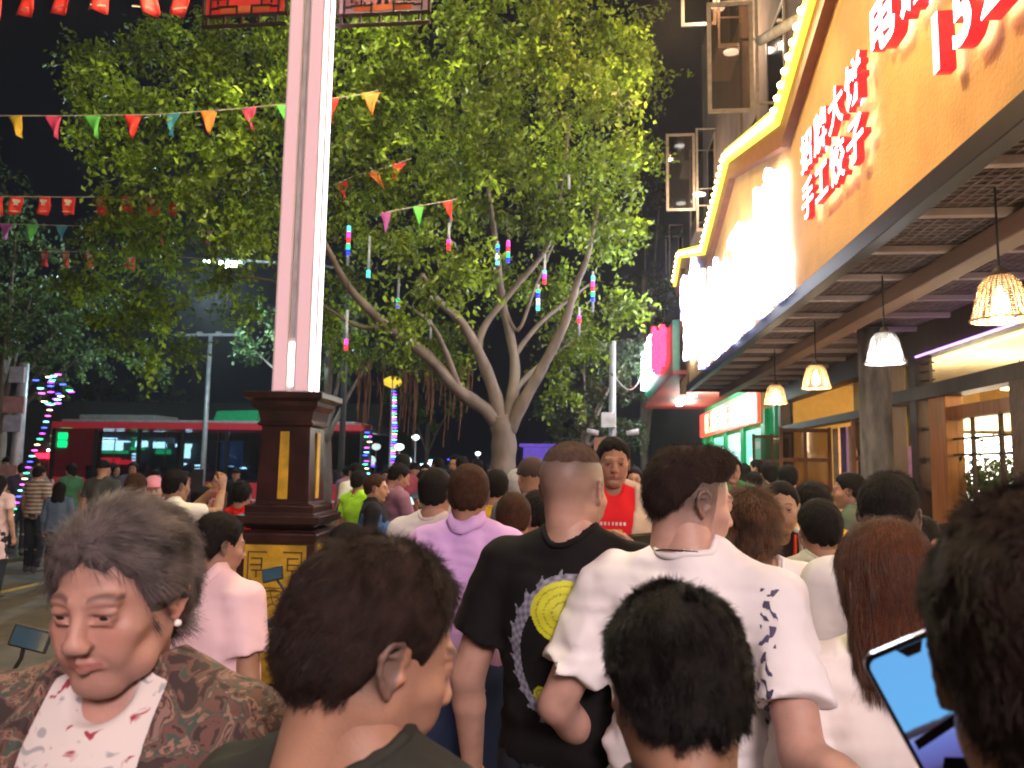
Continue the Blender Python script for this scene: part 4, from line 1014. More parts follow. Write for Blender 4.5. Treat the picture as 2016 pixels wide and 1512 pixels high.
for i, ch in enumerate('烟酒饮料'):
    o = letter(ch, .62, on_wall(XW - .225, 24.6 - 1.7 * i, 3.1), mat('print_red_sign', (.7, .03, .02), .5, em=(1, .05, .02), es=1.0), MATS['print_red_sign'], gshop, .004, .01); o.matrix_parent_inverse = Matrix.Translation((-XW, -22, 0))
for (y0, y1, c) in ((17.7, 19.5, 'poster_mint'), (20.1, 22.1, 'door_pale'), (22.7, 24.6, 'poster_mint')):
    gp(MB().box(XW - .075, y0, .1, XW - .03, y1, 2.6), 'lit_panel', mat(c, (.35, .75, .55), .4, em=(.25, 1, .6), es=.75) if c == 'poster_mint' else mat(c, (.5, .7, .7), .3, em=(.5, .85, .8), es=.5))
    for q in range(5): gp(MB().box(XW - .082, y0 + .25 + (q % 2) * .55, .7 + q * .36, XW - .077, y0 + .7 + (q % 2) * .7, .86 + q * .36), 'notice', mat('notice_white', (.8, .85, .8), .6, em=(.8, 1, .9), es=.9))
point_light('shop_light', (2.9, 21, 3.3), (.8, 1, .9), 90, .4); point_light('shop_light', (2.9, 25, 3.3), (.8, 1, .9), 60, .4)

# ------------------------------------------------------------ upper storeys
bl = empty('apartment_block', (XW, 20, 0), 0, 'dark upper storeys above the restaurant with open casement windows', 'building')
def bp(mb, name, m, **k):
    o = mb.build(name, m, bl, **k); o.matrix_parent_inverse = Matrix.Translation((-XW, -20, 0)); return o
bwall = mat('upper_wall', (.46, .32, .25), .8, var=.3, scale=1.2, bump=.3)
bp(MB().box(XW + .02, -12, 3.5, XW + 3, 27, 17), 'wall', bwall); bp(MB().box(XW + .01, 27.02, 0, XW + 3, 52, 13), 'wall', mat('far_wall', (.10, .08, .08), .8))
frm = mat('cream_frame', (.60, .48, .36), .45)
dg = mat('dark_glass', (.03, .025, .03), .08, spec=.8)
def window(y, z, w_=1.5, h_=2.0, open_=True, bay=True):
    if bay:
        bp(MB().box(XW - .62, y - w_ / 2 - .1, z - h_ / 2 - .75, XW, y + w_ / 2 + .1, z - h_ / 2 - .62), 'bay_floor', frm, bevel=.01)
        for yy in (y - w_ / 2 - .08, y + w_ / 2 + .02):
            for zz in (z - h_ / 2 + .1, z + h_ / 2 + .06): bp(MB().box(XW - .60, yy, zz, XW - .005, yy + .05, zz + .035), 'bay_rail', frm)
            bp(MB().box(XW - .61, yy - .006, z - h_ / 2 - .62, XW - .55, yy + .056, z + h_ / 2 + .1), 'bay_post', frm)
        bp(MB().box(XW - .60, y - w_ / 2 + .0, z - h_ / 2 - .61, XW - .57, y + w_ / 2, z - h_ / 2 - .1), 'bay_apron', mat('bay_glass', (.16, .11, .08), .3))
    f = MB(); f.box(XW - .03, y - w_ / 2, z - h_ / 2, XW + .015, y - w_ / 2 + .08, z + h_ / 2); f.box(XW - .03, y + w_ / 2 - .08, z - h_ / 2, XW + .015, y + w_ / 2, z + h_ / 2)
    f.box(XW - .03, y - w_ / 2 + .08, z - h_ / 2, XW + .015, y + w_ / 2 - .08, z - h_ / 2 + .08); f.box(XW - .03, y - w_ / 2 + .08, z + h_ / 2 - .08, XW + .015, y + w_ / 2 - .08, z + h_ / 2)
    fo = bp(f, 'window', frm)
    g = MB().box(XW - .012, y - w_ / 2 + .08, z - h_ / 2 + .08, XW + .005, y + w_ / 2 - .08, z + h_ / 2 - .08).build('pane', dg, fo)
    if open_:
        yy = y - w_ / 2 + .05; x0, x1 = XW - .60 - .95, XW - .62; f = MB(); b = .085
        f.box(x0, yy, z - h_ / 2, x0 + b, yy + .05, z + h_ / 2); f.box(x1 - b, yy, z - h_ / 2, x1, yy + .05, z + h_ / 2)
        f.box(x0 + b, yy, z - h_ / 2, x1 - b, yy + .05, z - h_ / 2 + b); f.box(x0 + b, yy, z + h_ / 2 - b, x1 - b, yy + .05, z + h_ / 2)
        fo = bp(f, 'casement', frm, bevel=.006); MB().box(x0 + b, yy + .02, z - h_ / 2 + b, x1 - b, yy + .028, z + h_ / 2 - b).build('pane', glass_mat('casement_glass', (.5, .42, .36), .5, .05), fo)
window(16.0, 10.1, 1.6, 2.4); window(25.0, 11.2, 1.6, 2.6); window(20.5, 14.6, 1.6, 2.2); window(34, 11, 1.6, 2.4, False); window(43, 11, 1.6, 2.4, False)
for y in (9.5, 3.0): window(y, 8.0, 1.6, 2.2, False)
for (px, py, X) in ((1412, 18, 3.25), (1377, 384, 3.3), (1440, 104, 3.4)):  # lamps added in place of bright ovals in the glass, to light the wall
    q = WX(px, py, X); t = empty('added_oval_lamp', q, 0, {18: 'white oval lamp added at the upper open casement window', 384: 'small white oval lamp added beside the farther casement window', 104: 'small slanted lamp added behind the casement glass'}[py], 'lamp')
    MB().lathe([(.02, -.03), (.16, 0), (.17, .03), (.05, .06)], 14, sx=1.2).build('glow', emit('added_oval_glow', (1, .95, .85), 2.5), t, True); MB().tube([(0, 0, .06), (0, 0, .2), (XW - q.x, 0, .22)], .012, 6).build('bracket', frm, t)
    point_light('added_oval_light', (-.35, -.6, -.2), (1, .75, .5), 55, .1, t)
# pale slanting duct at the top right
mb = MB(); a_ = W(1497, 80, 12.5); b_ = W(1690, -30, 9.2); mb.tube([a_, a_ + (b_ - a_) * .1, b_], [.085, .085, .085], 12); t = tag(mb.build('exhaust_duct', mat('pale_duct', (.7, .6, .52), .4), None, True), 'pale round exhaust duct running along the wall above the sign', 'duct')
# purple LED line under the canopy beam
tag(MB().box(XW - .105, 6.0, 3.00, XW - .085, 9.3, 3.018).build('light_strip', emit('purple_led', (.45, .2, 1), 3)), 'thin purple light strip under the beam above the restaurant window', 'light strip')

# unseen lit board added behind the view to light the crowd's backs
t = empty('added_sign_board', (2.1, -2.4, 3.5), 0, 'large white lit sign board added unseen behind the viewpoint', 'sign')
MB().box(0, -3.0, 0, .16, 3.0, 1.1).build('case', mat('case_grey', (.3, .3, .3), .5), t, bevel=.02)
MB().box(-.012, -2.95, .05, -.002, 2.95, 1.05).build('face', emit('board_white', (1, .84, .86), 5), t)
al = point_light('added_board_light', (-.06, .2, .5), (1, .80, .80), 480, parent=t, kind='AREA'); al.data.shape = 'RECTANGLE'; al.data.size = 5.2; al.data.size_y = 1.0
al.rotation_euler = (Vector((-.80, .50, -.50))).to_track_quat('-Z', 'Y').to_euler()

# slack cables along the upper wall and from the utility post to the shops
for (a, b, sag, lab) in ((W(1207, 735, 14), W(1268, 722, 25), .5, 'thin pale cable from the utility post to the green shop sign'), (Vector((XW - .05, 26, 8.6)), Vector((XW - .05, 8, 8.9)), .35, 'upper black cable slung along the block wall'), (Vector((XW - .08, 26, 7.6)), Vector((XW - .08, 10, 7.4)), .5, 'lower black cable slung along the block wall')):
    tag(MB().tube([a.lerp(b, k / 12) - Vector((0, 0, sag * 4 * (k / 12) * (1 - k / 12))) for k in range(13)], .014, 5).build('cable', mat('cable_dark', (.05, .05, .05), .6) if 'black' in lab else mat('cable_pale', (.5, .5, .5), .6), None, True), lab, 'cable')
# ============================================================ trees
bark = mat('bark', (.185, .15, .125), .85, var=.45, scale=4, stretch=(1, 1, .5), bump=.9, bscale=14)
def branchy(mb, pts, r0, r1, n=9):
    pts = [Vector(p) for p in pts]; Q = []; 
    for i in range(len(pts) - 1):
        for k in range(5):
            t = k / 5; p0_ = pts[max(i - 1, 0)]; p1 = pts[i]; p2 = pts[i + 1]; p3 = pts[min(i + 2, len(pts) - 1)]
            Q.append(.5 * ((2 * p1) + (p2 - p0_) * t + (2 * p0_ - 5 * p1 + 4 * p2 - p3) * t * t + (3 * p1 - p0_ - 3 * p2 + p3) * t ** 3))
    Q.append(pts[-1]); m = len(Q); rr = random.Random(len(Q))
    mb.tube(Q, [(r0 + (r1 - r0) * (i / (m - 1)) ** .8) * (1 + .06 * math.sin(i * 1.7)) for i in range(m)], n)
    return Q
def crown(pads, per, size, seed, leafmat, parent, name='crown', dens=1., droop=.5, shell=.5):
    """pads: (centre, radii). Leaves sit in small sprays spread over the outside and through the inside of each pad."""
    rg = np.random.default_rng(seed); PP = []; NN = []; KK = []
    for c, r in pads:
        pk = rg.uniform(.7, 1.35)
        r = np.array(r); vol = (r[0] * r[1] * r[2]) ** (1 / 3); ns = max(6, int(per * dens * vol ** 1.9))
        d = rg.normal(size=(ns, 3)); d /= np.linalg.norm(d, axis=1)[:, None]
        rad = rg.uniform(shell, 1.12, ns); sp = np.array(c) + d * rad[:, None] * r
        for q in range(ns):
            m = int(rg.uniform(16, 42)); ax = d[q] * .5 + rg.normal(size=3) * .5; ax[2] -= .15; ax /= np.linalg.norm(ax)
            L_ = rg.uniform(.18, .42); tt = rg.uniform(-.5, 1, m) * L_
            P = sp[q] + tt[:, None] * ax + rg.normal(size=(m, 3)) * .062; P[:, 2] -= np.clip(tt, 0, 1) ** 2 * .6
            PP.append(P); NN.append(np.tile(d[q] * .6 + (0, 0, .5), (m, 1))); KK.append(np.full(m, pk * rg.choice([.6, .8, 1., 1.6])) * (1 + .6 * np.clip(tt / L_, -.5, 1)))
    V, F = leaf_mesh('l', np.concatenate(PP), np.concatenate(NN), size, rg, droop=droop)
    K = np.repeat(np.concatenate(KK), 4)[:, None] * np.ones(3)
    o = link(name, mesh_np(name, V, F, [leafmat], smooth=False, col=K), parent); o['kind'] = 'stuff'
    return o
lf = leafm('fig_leaf', (.125, .205, .020))
TY = 11.0
tb = W(987, 940, TY); tree = empty('fig_tree', (tb.x, TY, 0), 0, 'big spreading fig tree with pale forked limbs and bright lit foliage above the crowd', 'tree')
def tl(px, py, Y): p = W(px, py, Y); return (p.x - tb.x, p.y - TY, p.z)
mb = MB()
base = (0, 0, -.1)
mb.lathe([(.42, -.12), (.30, .05), (.23, .35), (.20, .9), (.19, 1.5)], 14)
branchy(mb, [(0, 0, .8), tl(990, 925, TY), tl(992, 860, TY), tl(985, 820, TY)], .20, .17, 12)
mb.build('trunk', bark, tree, True)
LIMBS = [([(988, 850, TY), (960, 810, TY - .1), (905, 770, TY - .4), (840, 700, TY - .9), (760, 640, TY - 1.4), (690, 570, TY - 1.9), (650, 500, TY - 2.3), (600, 400, TY - 2.6)], .16, .03),
         ([(988, 850, TY), (975, 780, TY - .1), (945, 700, TY - .3), (905, 630, TY - .7), (860, 590, TY - 1.2), (830, 540, TY - 1.6)], .15, .045),
         ([(940, 690, TY - .3), (955, 640, TY - .3), (1010, 570, TY - .3), (1075, 490, TY - .4), (1100, 400, TY - .6), (1120, 250, TY - .8)], .075, .025),
         ([(992, 850, TY), (1010, 770, TY), (1012, 700, TY + .1), (990, 600, TY + .2), (978, 500, TY + .3), (965, 400, TY + .3), (940, 250, TY)], .13, .03),
         ([(1000, 850, TY), (1030, 790, TY - .1), (1075, 710, TY - .2), (1110, 640, TY - .4), (1135, 560, TY - .6), (1158, 500, TY - .8), (1180, 380, TY - 1)], .14, .03),
         ([(1012, 700, TY + .1), (1060, 640, TY + .3), (1120, 590, TY + .5), (1160, 560, TY + .8)], .06, .02),
         ([(990, 600, TY + .2), (1020, 650, TY + .1), (1055, 560, TY + .1), (1090, 480, TY)], .05, .02),
         ([(905, 770, TY - .4), (880, 700, TY - .8), (850, 640, TY - 1.2), (800, 600, TY - 1.6)], .07, .02),
         ([(1010, 770, TY), (1050, 730, TY + .3), (1100, 690, TY + .8), (1150, 660, TY + 1.2)], .07, .02),
         ([(1120, 250, TY - .8), (1050, 150, TY - 1.), (1040, 60, TY - 1.2)], .03, .012), ([(760, 640, TY - 1.4), (700, 640, TY - 1), (560, 560, TY - .8), (420, 540, TY - .6)], .05, .015)]
for pts, r0, r1 in LIMBS:
    mb = MB(); branchy(mb, [tl(*p) for p in pts], r0 * .82, r1 * .8); mb.build('limb', bark, tree, True)
def pads(lst, base):
    out = []
    for px, py, r, Y in lst:
        p = W(px, py, Y); rr = .92 * r * Y / FPX; out.append(((p.x - base.x, p.y - base.y, p.z), (rr, rr * 1.05, rr * .66)))
    return out
near = [(470, 120, 85, 9), (395, 165, 65, 9.2), (300, 245, 90, 9.4), (200, 190, 70, 9.8), (215, 290, 62, 9.4), (420, 235, 95, 8.6), (520, 290, 75, 8.4), (330, 345, 75, 9), (440, 380, 75, 8.5), (500, 445, 55, 8.5), (260, 400, 60, 9.6), (180, 120, 45, 10.4),
        (700, 120, 80, 8.4), (760, 60, 70, 8.6), (680, 30, 60, 8.8), (735, 210, 70, 8.6), (680, 310, 60, 8.6), (760, 300, 55, 9), (850, 90, 75, 8.8), (960, 150, 72, 8.8), (890, 215, 66, 8.8), (1020, 60, 85, 9.2), (930, 30, 60, 9.2), (1080, 120, 70, 9.6), (830, 165, 60, 8.8),
        (1000, 320, 70, 9.2), (910, 345, 66, 9.2), (1060, 300, 60, 9.6), (1130, 200, 72, 10), (1215, 215, 55, 9.4), (1190, 330, 70, 10), (1150, 420, 66, 10), (1060, 420, 55, 10.2), (1200, 120, 70, 10.6), (1130, 30, 70, 10.4),
        (820, 480, 62, 9), (880, 560, 60, 8.8), (800, 630, 42, 8.7), (930, 520, 46, 9), (720, 430, 55, 9.4), (850, 400, 60, 9.6), (650, 420, 45, 9.4), (770, 370, 55, 9.6), (1230, 60, 60, 11), (590, 190, 70, 9), (600, 60, 70, 9)]
mid = [(230, 480, 90, 11.5), (330, 470, 80, 11), (170, 560, 70, 11.5), (430, 540, 66, 10.5), (300, 600, 80, 11), (220, 640, 62, 11.2), (360, 680, 40, 11.5), (300, 720, 36, 11.3), (690, 560, 50, 11), (740, 480, 50, 12), (640, 620, 60, 11), (560, 500, 60, 11), (700, 690, 42, 12), (480, 620, 44, 12), (870, 660, 62, 13), (950, 430, 60, 12),
       (1220, 590, 56, 11.5), (1160, 670, 52, 11.5), (1110, 720, 40, 11.8), (1190, 480, 50, 11.5), (1230, 440, 40, 12), (1080, 560, 60, 13), (880, 720, 46, 13), (780, 700, 50, 13), (1000, 560, 60, 13), (1100, 340, 60, 12), (540, 380, 90, 12), (620, 250, 90, 12), (880, 300, 90, 12.5), (450, 460, 50, 10), (1120, 640, 50, 12.5), (1100, 775, 26, 11.5),
       (270, 110, 60, 11.5), (320, 60, 50, 12), (400, 70, 70, 12), (560, 90, 90, 12), (980, 230, 90, 12.5), (760, 180, 90, 12.5), (1250, 300, 70, 13.5), (1240, 150, 80, 14)]
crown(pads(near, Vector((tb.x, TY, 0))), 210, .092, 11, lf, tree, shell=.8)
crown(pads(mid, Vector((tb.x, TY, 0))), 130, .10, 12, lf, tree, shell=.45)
# hanging aerial roots under the crown
mb = MB(); rr = random.Random(2)
for i in range(60):
    p = tl(rr.uniform(700, 930), rr.uniform(700, 760), rr.uniform(11.5, 13)); L_ = rr.uniform(.3, 1.1); mb.tube([p, (p[0] + .03, p[1], p[2] - L_ * .5), (p[0], p[1], p[2] - L_)], .009, 4)
o = mb.build('aerial_roots', mat('root_brown', (.16, .07, .04), .9), tree); o['kind'] = 'stuff'
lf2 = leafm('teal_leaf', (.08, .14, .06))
def other_tree(label, px, Y, pl, seed, per=60, size=.12, tr=.2, m=lf2):
    b = W(px, 930, Y); t = empty('street_tree', (b.x, Y, 0), 0, label, 'tree', 'trees beyond the fig tree'); B = Vector((b.x, Y, 0))
    P = pads(pl, B); mb = MB(); zc = sum(p[0][2] for p in P) / len(P)
    branchy(mb, [(0, 0, -.12), (.05, 0, 1.2), (-.05, .1, 2.6), (0, 0, zc)], tr, tr * .4); 
    for c, r in P[:6]: branchy(mb, [(0, 0, 2.2), ((c[0]) * .5, c[1] * .5, 2.2 + (c[2] - 2.2) * .6), c], tr * .4, .02, 6)
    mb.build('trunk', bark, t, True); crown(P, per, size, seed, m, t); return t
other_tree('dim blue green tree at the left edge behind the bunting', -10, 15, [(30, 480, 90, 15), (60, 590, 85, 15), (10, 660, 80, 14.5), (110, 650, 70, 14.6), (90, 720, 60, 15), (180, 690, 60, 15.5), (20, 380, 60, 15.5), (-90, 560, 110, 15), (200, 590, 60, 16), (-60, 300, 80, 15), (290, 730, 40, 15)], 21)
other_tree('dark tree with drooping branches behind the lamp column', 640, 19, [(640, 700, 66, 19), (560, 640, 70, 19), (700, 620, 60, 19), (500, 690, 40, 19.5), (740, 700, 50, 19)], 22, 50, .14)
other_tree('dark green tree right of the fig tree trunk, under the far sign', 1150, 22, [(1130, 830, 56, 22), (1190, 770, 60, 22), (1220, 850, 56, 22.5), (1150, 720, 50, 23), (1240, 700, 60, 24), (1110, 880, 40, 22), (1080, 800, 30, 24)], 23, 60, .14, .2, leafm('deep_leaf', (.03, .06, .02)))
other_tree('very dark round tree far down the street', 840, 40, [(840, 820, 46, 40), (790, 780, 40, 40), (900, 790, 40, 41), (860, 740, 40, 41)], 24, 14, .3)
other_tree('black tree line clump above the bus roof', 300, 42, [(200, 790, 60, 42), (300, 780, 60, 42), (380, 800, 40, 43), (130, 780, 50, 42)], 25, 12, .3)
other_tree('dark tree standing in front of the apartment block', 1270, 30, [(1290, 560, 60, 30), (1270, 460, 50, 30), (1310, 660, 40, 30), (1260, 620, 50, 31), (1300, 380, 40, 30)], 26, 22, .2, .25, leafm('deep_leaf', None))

# ============================================================ bus
bx0 = W(95, 915, 24).x; bx1 = W(728, 915, 24).x; LB = bx1 - bx0; BW = 2.5
bus = empty('city_bus', ((bx0 + bx1) / 2, 24 + BW / 2, -.12), 0, 'red single deck city bus with dark windows standing across the street', 'bus')
red = mat('bus_red', (.60, .035, .05), .35, var=.1, coat=.4, em=(1, .05, .08), es=.06); X0, X1 = -LB / 2, LB / 2; Y0, Y1 = -BW / 2, BW / 2  # faint red glow in the paint to brighten the body
blk = mat('bus_black', (.02, .022, .025), .3, coat=.3)
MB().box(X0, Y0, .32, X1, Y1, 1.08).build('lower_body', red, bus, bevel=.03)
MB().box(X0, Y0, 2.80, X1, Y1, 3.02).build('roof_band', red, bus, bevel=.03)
MB().box(X0 + .2, Y0 + .2, 3.021, X1 - .6, Y1 - .2, 3.12).build('roof', mat('bus_roof', (.5, .5, .5), .5), bus, bevel=.04)
MB().box(X0 + .6, Y0 + .5, 3.121, X0 + 3.4, Y1 - .5, 3.3).build('roof_unit', mat('unit_grey', (.4, .42, .42), .5), bus, bevel=.05)
p = W(425, 810, 24.8); q = W(500, 810, 24.8); MB().prism([(p.x - bus.location.x, 3.12), (q.x - bus.location.x + .2, 3.12), (q.x - bus.location.x + .2, 3.50), (p.x - bus.location.x + .12, 3.46)], 'y', -.6, .5).build('roof_unit', mat('unit_green', (.02, .30, .12), .4, em=(.02, .8, .3), es=.06), bus, bevel=.03)
MB().box(X0 + 2.4, Y0 + .02, 1.081, X1 - .03, Y0 + .05, 1.16).build('sill', blk, bus)
for s_, yy in ((-1, Y0), (1, Y1)):
    n_ = 7
    for i in range(n_ + 1):
        x = X0 + .05 + (LB - .35) * i / n_; MB().box(x, yy + .01 * -s_ - .03, 1.08, x + (.12 if i < n_ else .25), yy + .01 * -s_ + .03, 2.80).build('window_pillar', blk, bus)
    for i in range(n_):
        x = X0 + .17 + (LB - .35) * i / n_; wd = (LB - .35) / n_ - .12
        MB().box(x, yy - .008, 1.165, x + wd, yy + .008, 2.795).build('window', glass_mat('bus_glass', (.50, .56, .60), .35, .02), bus)
        if s_ < 0 and i in (1, 3, 5): MB().box(x, yy - .02, 2.4, x + wd, yy - .009, 2.43).build('window_bar', blk, bus)
MB().box(X0, Y0 + .01, .32, X0 + .06, Y1 - .01, 2.80).build('rear_panel', red, bus)
MB().box(X1 - .34, Y0 - .012, .35, X1 - .02, Y0 + .02, 2.79).build('front_pillar', mat('bus_green', (.04, .12, .07), .4), bus)
MB().box(X1 - .02, Y0 + .08, 1.1, X1 + .02, Y1 - .08, 2.72).build('windscreen', glass_mat('bus_glass'), bus)
MB().box(X1 - .03, Y0, .32, X1 + .03, Y1, 1.1).build('front_panel', red, bus, bevel=.02)
MB().box(X1 - .30, Y0, 3.02, X1 + .05, Y1, 2.72).build('front_brow', blk, bus, bevel=.03)
MB().box(X0 + .1, Y0 + .1, .30, X1 - .1, Y1 - .1, .42).build('floor', blk, bus)
for i in range(11):
    x = X0 + 1.1 + i * .85
    for yy in (Y0 + .35, Y1 - .8): MB().box(x, yy, .42, x + .45, yy + .42, .95).box(x, yy, .95, x + .12, yy + .42, 1.55).build('bus_seat', mat('seat_blue', (.02, .05, .16), .6), bus, bevel=.02)
for i in range(5): MB().tube([(X0 + 1.5 + 1.9 * i, 0, .42), (X0 + 1.5 + 1.9 * i, 0, 2.8)], .02, 6).build('grab_pole', mat('pole_yellow', (.5, .4, .05), .4), bus)
for x in (X0 + 2.6, X1 - 2.4):
    for yy in (Y0 + .10, Y1 - .12):
        w_ = MB(); w_.lathe([(.48, -.12), (.50, -.08), (.50, .08), (.48, .12)], 20); o = w_.build('wheel', mat('tyre', (.02, .02, .02), .8), bus, True); o.rotation_euler = (R(90), 0, 0); o.location = (x, yy, .5)
        w_ = MB(); w_.lathe([(.28, -.13), (.26, .13)], 14); r_ = w_.build('rim', mat('rim_grey', (.4, .4, .42), .3, metal=.8), o, True)
for i, ch in enumerate('公交文明'):
    o = letter(ch, .42, Matrix.Translation((X0 + 5.2 + i * .55, Y0 - .006, .82)) @ Matrix.Rotation(math.pi / 2, 4, 'X'), mat('bus_yellow', (.7, .55, .1), .5), MATS['bus_yellow'], bus, .002, .008, name='character')
MB().box(X0 + 1.5, Y0 - .006, .50, X1 - .5, Y0 - .002, .56).build('side_stripe', mat('stripe_white', (.6, .6, .7), .5), bus)
MB().box(X0 + 1.5, Y0 - .006, 1.02, X0 + 5.0, Y0 - .002, 1.06).build('side_stripe', MATS['stripe_white'], bus)
p = W(100, 856, 23.98); MB().lathe([(.30, 0), (.32, .12), (.30, .24)], 12, (p.x - bus.location.x, Y0 + .4, 2.15), sy=.4).lathe([(.30, 0), (.32, .12), (.30, .24)], 12, (p.x - bus.location.x, Y0 + .4, 2.42), sy=.4).build('route_sign', emit('route_green', (.0, 1, .25), 2.5), bus)
# shops added beyond the bus; their signs stand in for reflections in its windows
fs = empty('reflection_shops', (-20, 37, 0), 0, 'added low shops whose white, red and green signs stand in for bus window reflections', 'building')
def fbx(px0, px1, py0, py1, name, m, Y=36.9, d=.12):
    a = W(px0, py1, Y); b = W(px1, py0, Y); MB().box(a.x + 20, Y - 37 - d, a.z, b.x + 20, Y - 37, b.z).build(name, m, fs, bevel=.02)
MB().box(-16, 0, -.1, 9.5, 6, 4.6).build('wall', mat('far_shop_wall', (.035, .04, .045), .8), fs)
fw, fr_, fg, fb = emit('far_white', (.75, .95, 1), 9), emit('far_red', (1, .01, .03), 4.5), emit('far_green', (0, .9, .25), 1.8), emit('far_blue', (.05, .12, .35), .5)
rr = random.Random(9)
for x, y, w_, h_ in ((180, 858, 18, 8), (186, 866, 58, 20), (192, 862, 40, 8), (268, 868, 24, 12), (303, 869, 26, 13), (347, 874, 32, 6), (354, 880, 22, 22)): fbx(x, x + w_, y, y + h_, 'reflected_sign', fw if y < 885 else fw)
for x, y, w_, h_ in ((178, 887, 76, 5), (258, 881, 28, 5), (308, 885, 30, 9)): fbx(x, x + w_, y, y + h_, 'reflected_sign', fg)
for x, y, w_, h_ in ((72, 893, 34, 9), (104, 898, 30, 8), (146, 902, 22, 7), (178, 901, 60, 10), (232, 906, 44, 8)): fbx(x, x + w_, y, y + h_, 'reflected_sign', fr_)
for x, y, w_, h_ in ((155, 874, 16, 3), (243, 868, 14, 3), (262, 893, 12, 2.5), (262, 899, 12, 2.5), (262, 905, 12, 2.5), (95, 885, 14, 3), (354, 912, 14, 3), (385, 915, 14, 2.5), (385, 922, 14, 2.5), (452, 917, 12, 2.5), (474, 920, 12, 3)): fbx(x, x + w_, y, y + h_, 'reflected_lamp', fw)
fbx(180, 200, 915, 925, 'reflected_sign', emit('far_yellow', (.8, 1, .1), 2)); fbx(425, 480, 868, 925, 'lit_panel', fb); fbx(300, 345, 862, 872, 'lit_panel', emit('far_dim', (.4, .6, .6), .4))
# ============================================================ lamps and posts
grey = mat('galvanised', (.38, .40, .42), .45, metal=.3)
def post(name, px, py_top, Y, rad, label, cat='lamp post', extra=None, group=None, z0=-.12):
    p = W(px, py_top, Y); t = empty(name, (p.x, Y, z0), 0, label, cat, group); MB().tube([(0, 0, 0), (0, 0, (p.z - z0) * .5), (0, 0, p.z - z0)], [rad, rad * .85, rad * .7], 10).build('pole', grey, t, True)
    if extra: extra(t, p.z - z0)
    return t
def tbar(t, h):
    a = W(345, 662, 22).x - t.location.x; b = W(478, 668, 22).x - t.location.x; MB().box(a, -.05, h - .08, b, .05, h).build('crossbar', grey, t, bevel=.01)
    for k in range(4): MB().box(a + (b - a) * (.05 + .28 * k), -.06, h, a + (b - a) * (.05 + .28 * k) + .14, .06, h + .06).build('bracket', grey, t)
post('sign_post', 415, 657, 22, .09, 'grey T shaped post standing up behind the bus roof', 'post', tbar)
lamp = W(446, 516, 18)
t = empty('street_lamp', (lamp.x + 3.2, 18, -.12), 0, 'bright white street lamp on a long thin arm left of the lamp column', 'street lamp')
h_ = lamp.z + .12
MB().tube([(0, 0, 0), (0, 0, h_ * .9), (-.15, 0, h_ * .97), (-.7, 0, h_ * .985), (-2.8, 0, h_ + .05)], [.09, .06, .05, .04, .03], 8).build('pole', mat('dark_grey_paint', (.06, .065, .07), .6), t, True)
MB().box(-3.55, -.14, h_ - .02, -2.75, .14, h_ + .08).build('lamp_head', grey, t, bevel=.03)
MB().box(-3.42, -.11, h_ - .10, -3.0, .11, h_ - .021).build('lens', emit('street_led', (.72, .95, 1), 80), t)
MB().box(-3.78, -.06, h_ - .0, -3.62, .06, h_ + .05).build('lens', emit('street_led2', (.72, .95, 1), 12), t)
point_light('street_lamp_light', (-3.2, -.5, h_ - 1.1), (.65, .92, 1), 480, .15, t)
def boxes(t, h):
    for k, (dz, w_, c) in enumerate(((1.9, .42, 'brown_box'), (1.45, .26, 'pale_box'), (2.3, .2, 'pale_box'))):
        MB().box(-w_ * .8, -.22, h - dz - .15, w_ * .2, -.06, h - dz + .12).build('junction_box', mat(c, (.28, .12, .07) if c == 'brown_box' else (.5, .5, .5), .6), t, bevel=.01)
    for s_ in (-1, 1): MB().lathe([(.05, 0), (.055, .22)], 8).build('camera_unit', mat('pale_box', None), t, True).matrix_local = Matrix.Translation((s_ * .25, -.1, h - 1.7)) @ Matrix.Rotation(R(80 * s_), 4, 'Y')
post('utility_post', 1206, 672, 14, .085, 'grey post with junction boxes and cameras right of the fig tree', 'utility post', boxes)
def sgn(t, h):
    for k, (dz, w_) in enumerate(((.2, .30), (.75, .42), (1.1, .36), (2.0, .36), (2.6, .4))):
        MB().box(-w_ * .6, -.14, h - dz - .18, w_ * .4, -.09, h - dz + .12).build('sign_plate', mat('plate_pink' if k % 2 else 'plate_grey', (.45, .25, .25) if k % 2 else (.4, .42, .5), .5), t, bevel=.01)
post('utility_post', 48, 715, 13, .12, 'pale post with small sign boxes at the left edge, wound with coloured lights', 'utility post', sgn)
cols = [('led_blue', (.05, .08, 1)), ('led_violet', (.55, .05, 1)), ('led_green', (.05, 1, .45)), ('led_warm', (1, .8, .45)), ('led_magenta', (1, .1, .8)), ('led_cyan', (.2, .9, 1))]
lm = [emit(n, c, 4) for n, c in cols]
def led_string(label, pts, n, size=.035, wob_=0.):
    t = empty('light_string', pts[0], 0, label, 'fairy lights'); P = [Vector(p) - Vector(pts[0]) for p in pts]
    MB().tube(P, .004, 4).build('wire', mat('black_cord', (.02, .02, .02), .6), t)
    seg = [(P[i + 1] - P[i]).length for i in range(len(P) - 1)]; tot = sum(seg); protos = []
    for k in range(n):
        d = tot * (k + .5) / n; i = 0
        while d > seg[i] and i < len(seg) - 1: d -= seg[i]; i += 1
        q = P[i] + (P[i + 1] - P[i]) * (d / seg[i]) + Vector((rr.uniform(-1, 1), rr.uniform(-1, 1), rr.uniform(-1, 1))) * wob_
        if len(protos) < 6:
            o = MB().lathe([(.3, -.4), (1, -.2), (1, .2), (.3, .4)], 6).build('led', lm[k % 6], t, True); o.scale = (size * 1.6, size, size * .7); protos.append(o)
        else: o = protos[k % 6].copy(); C.objects.link(o)
        o.location = q
    return t
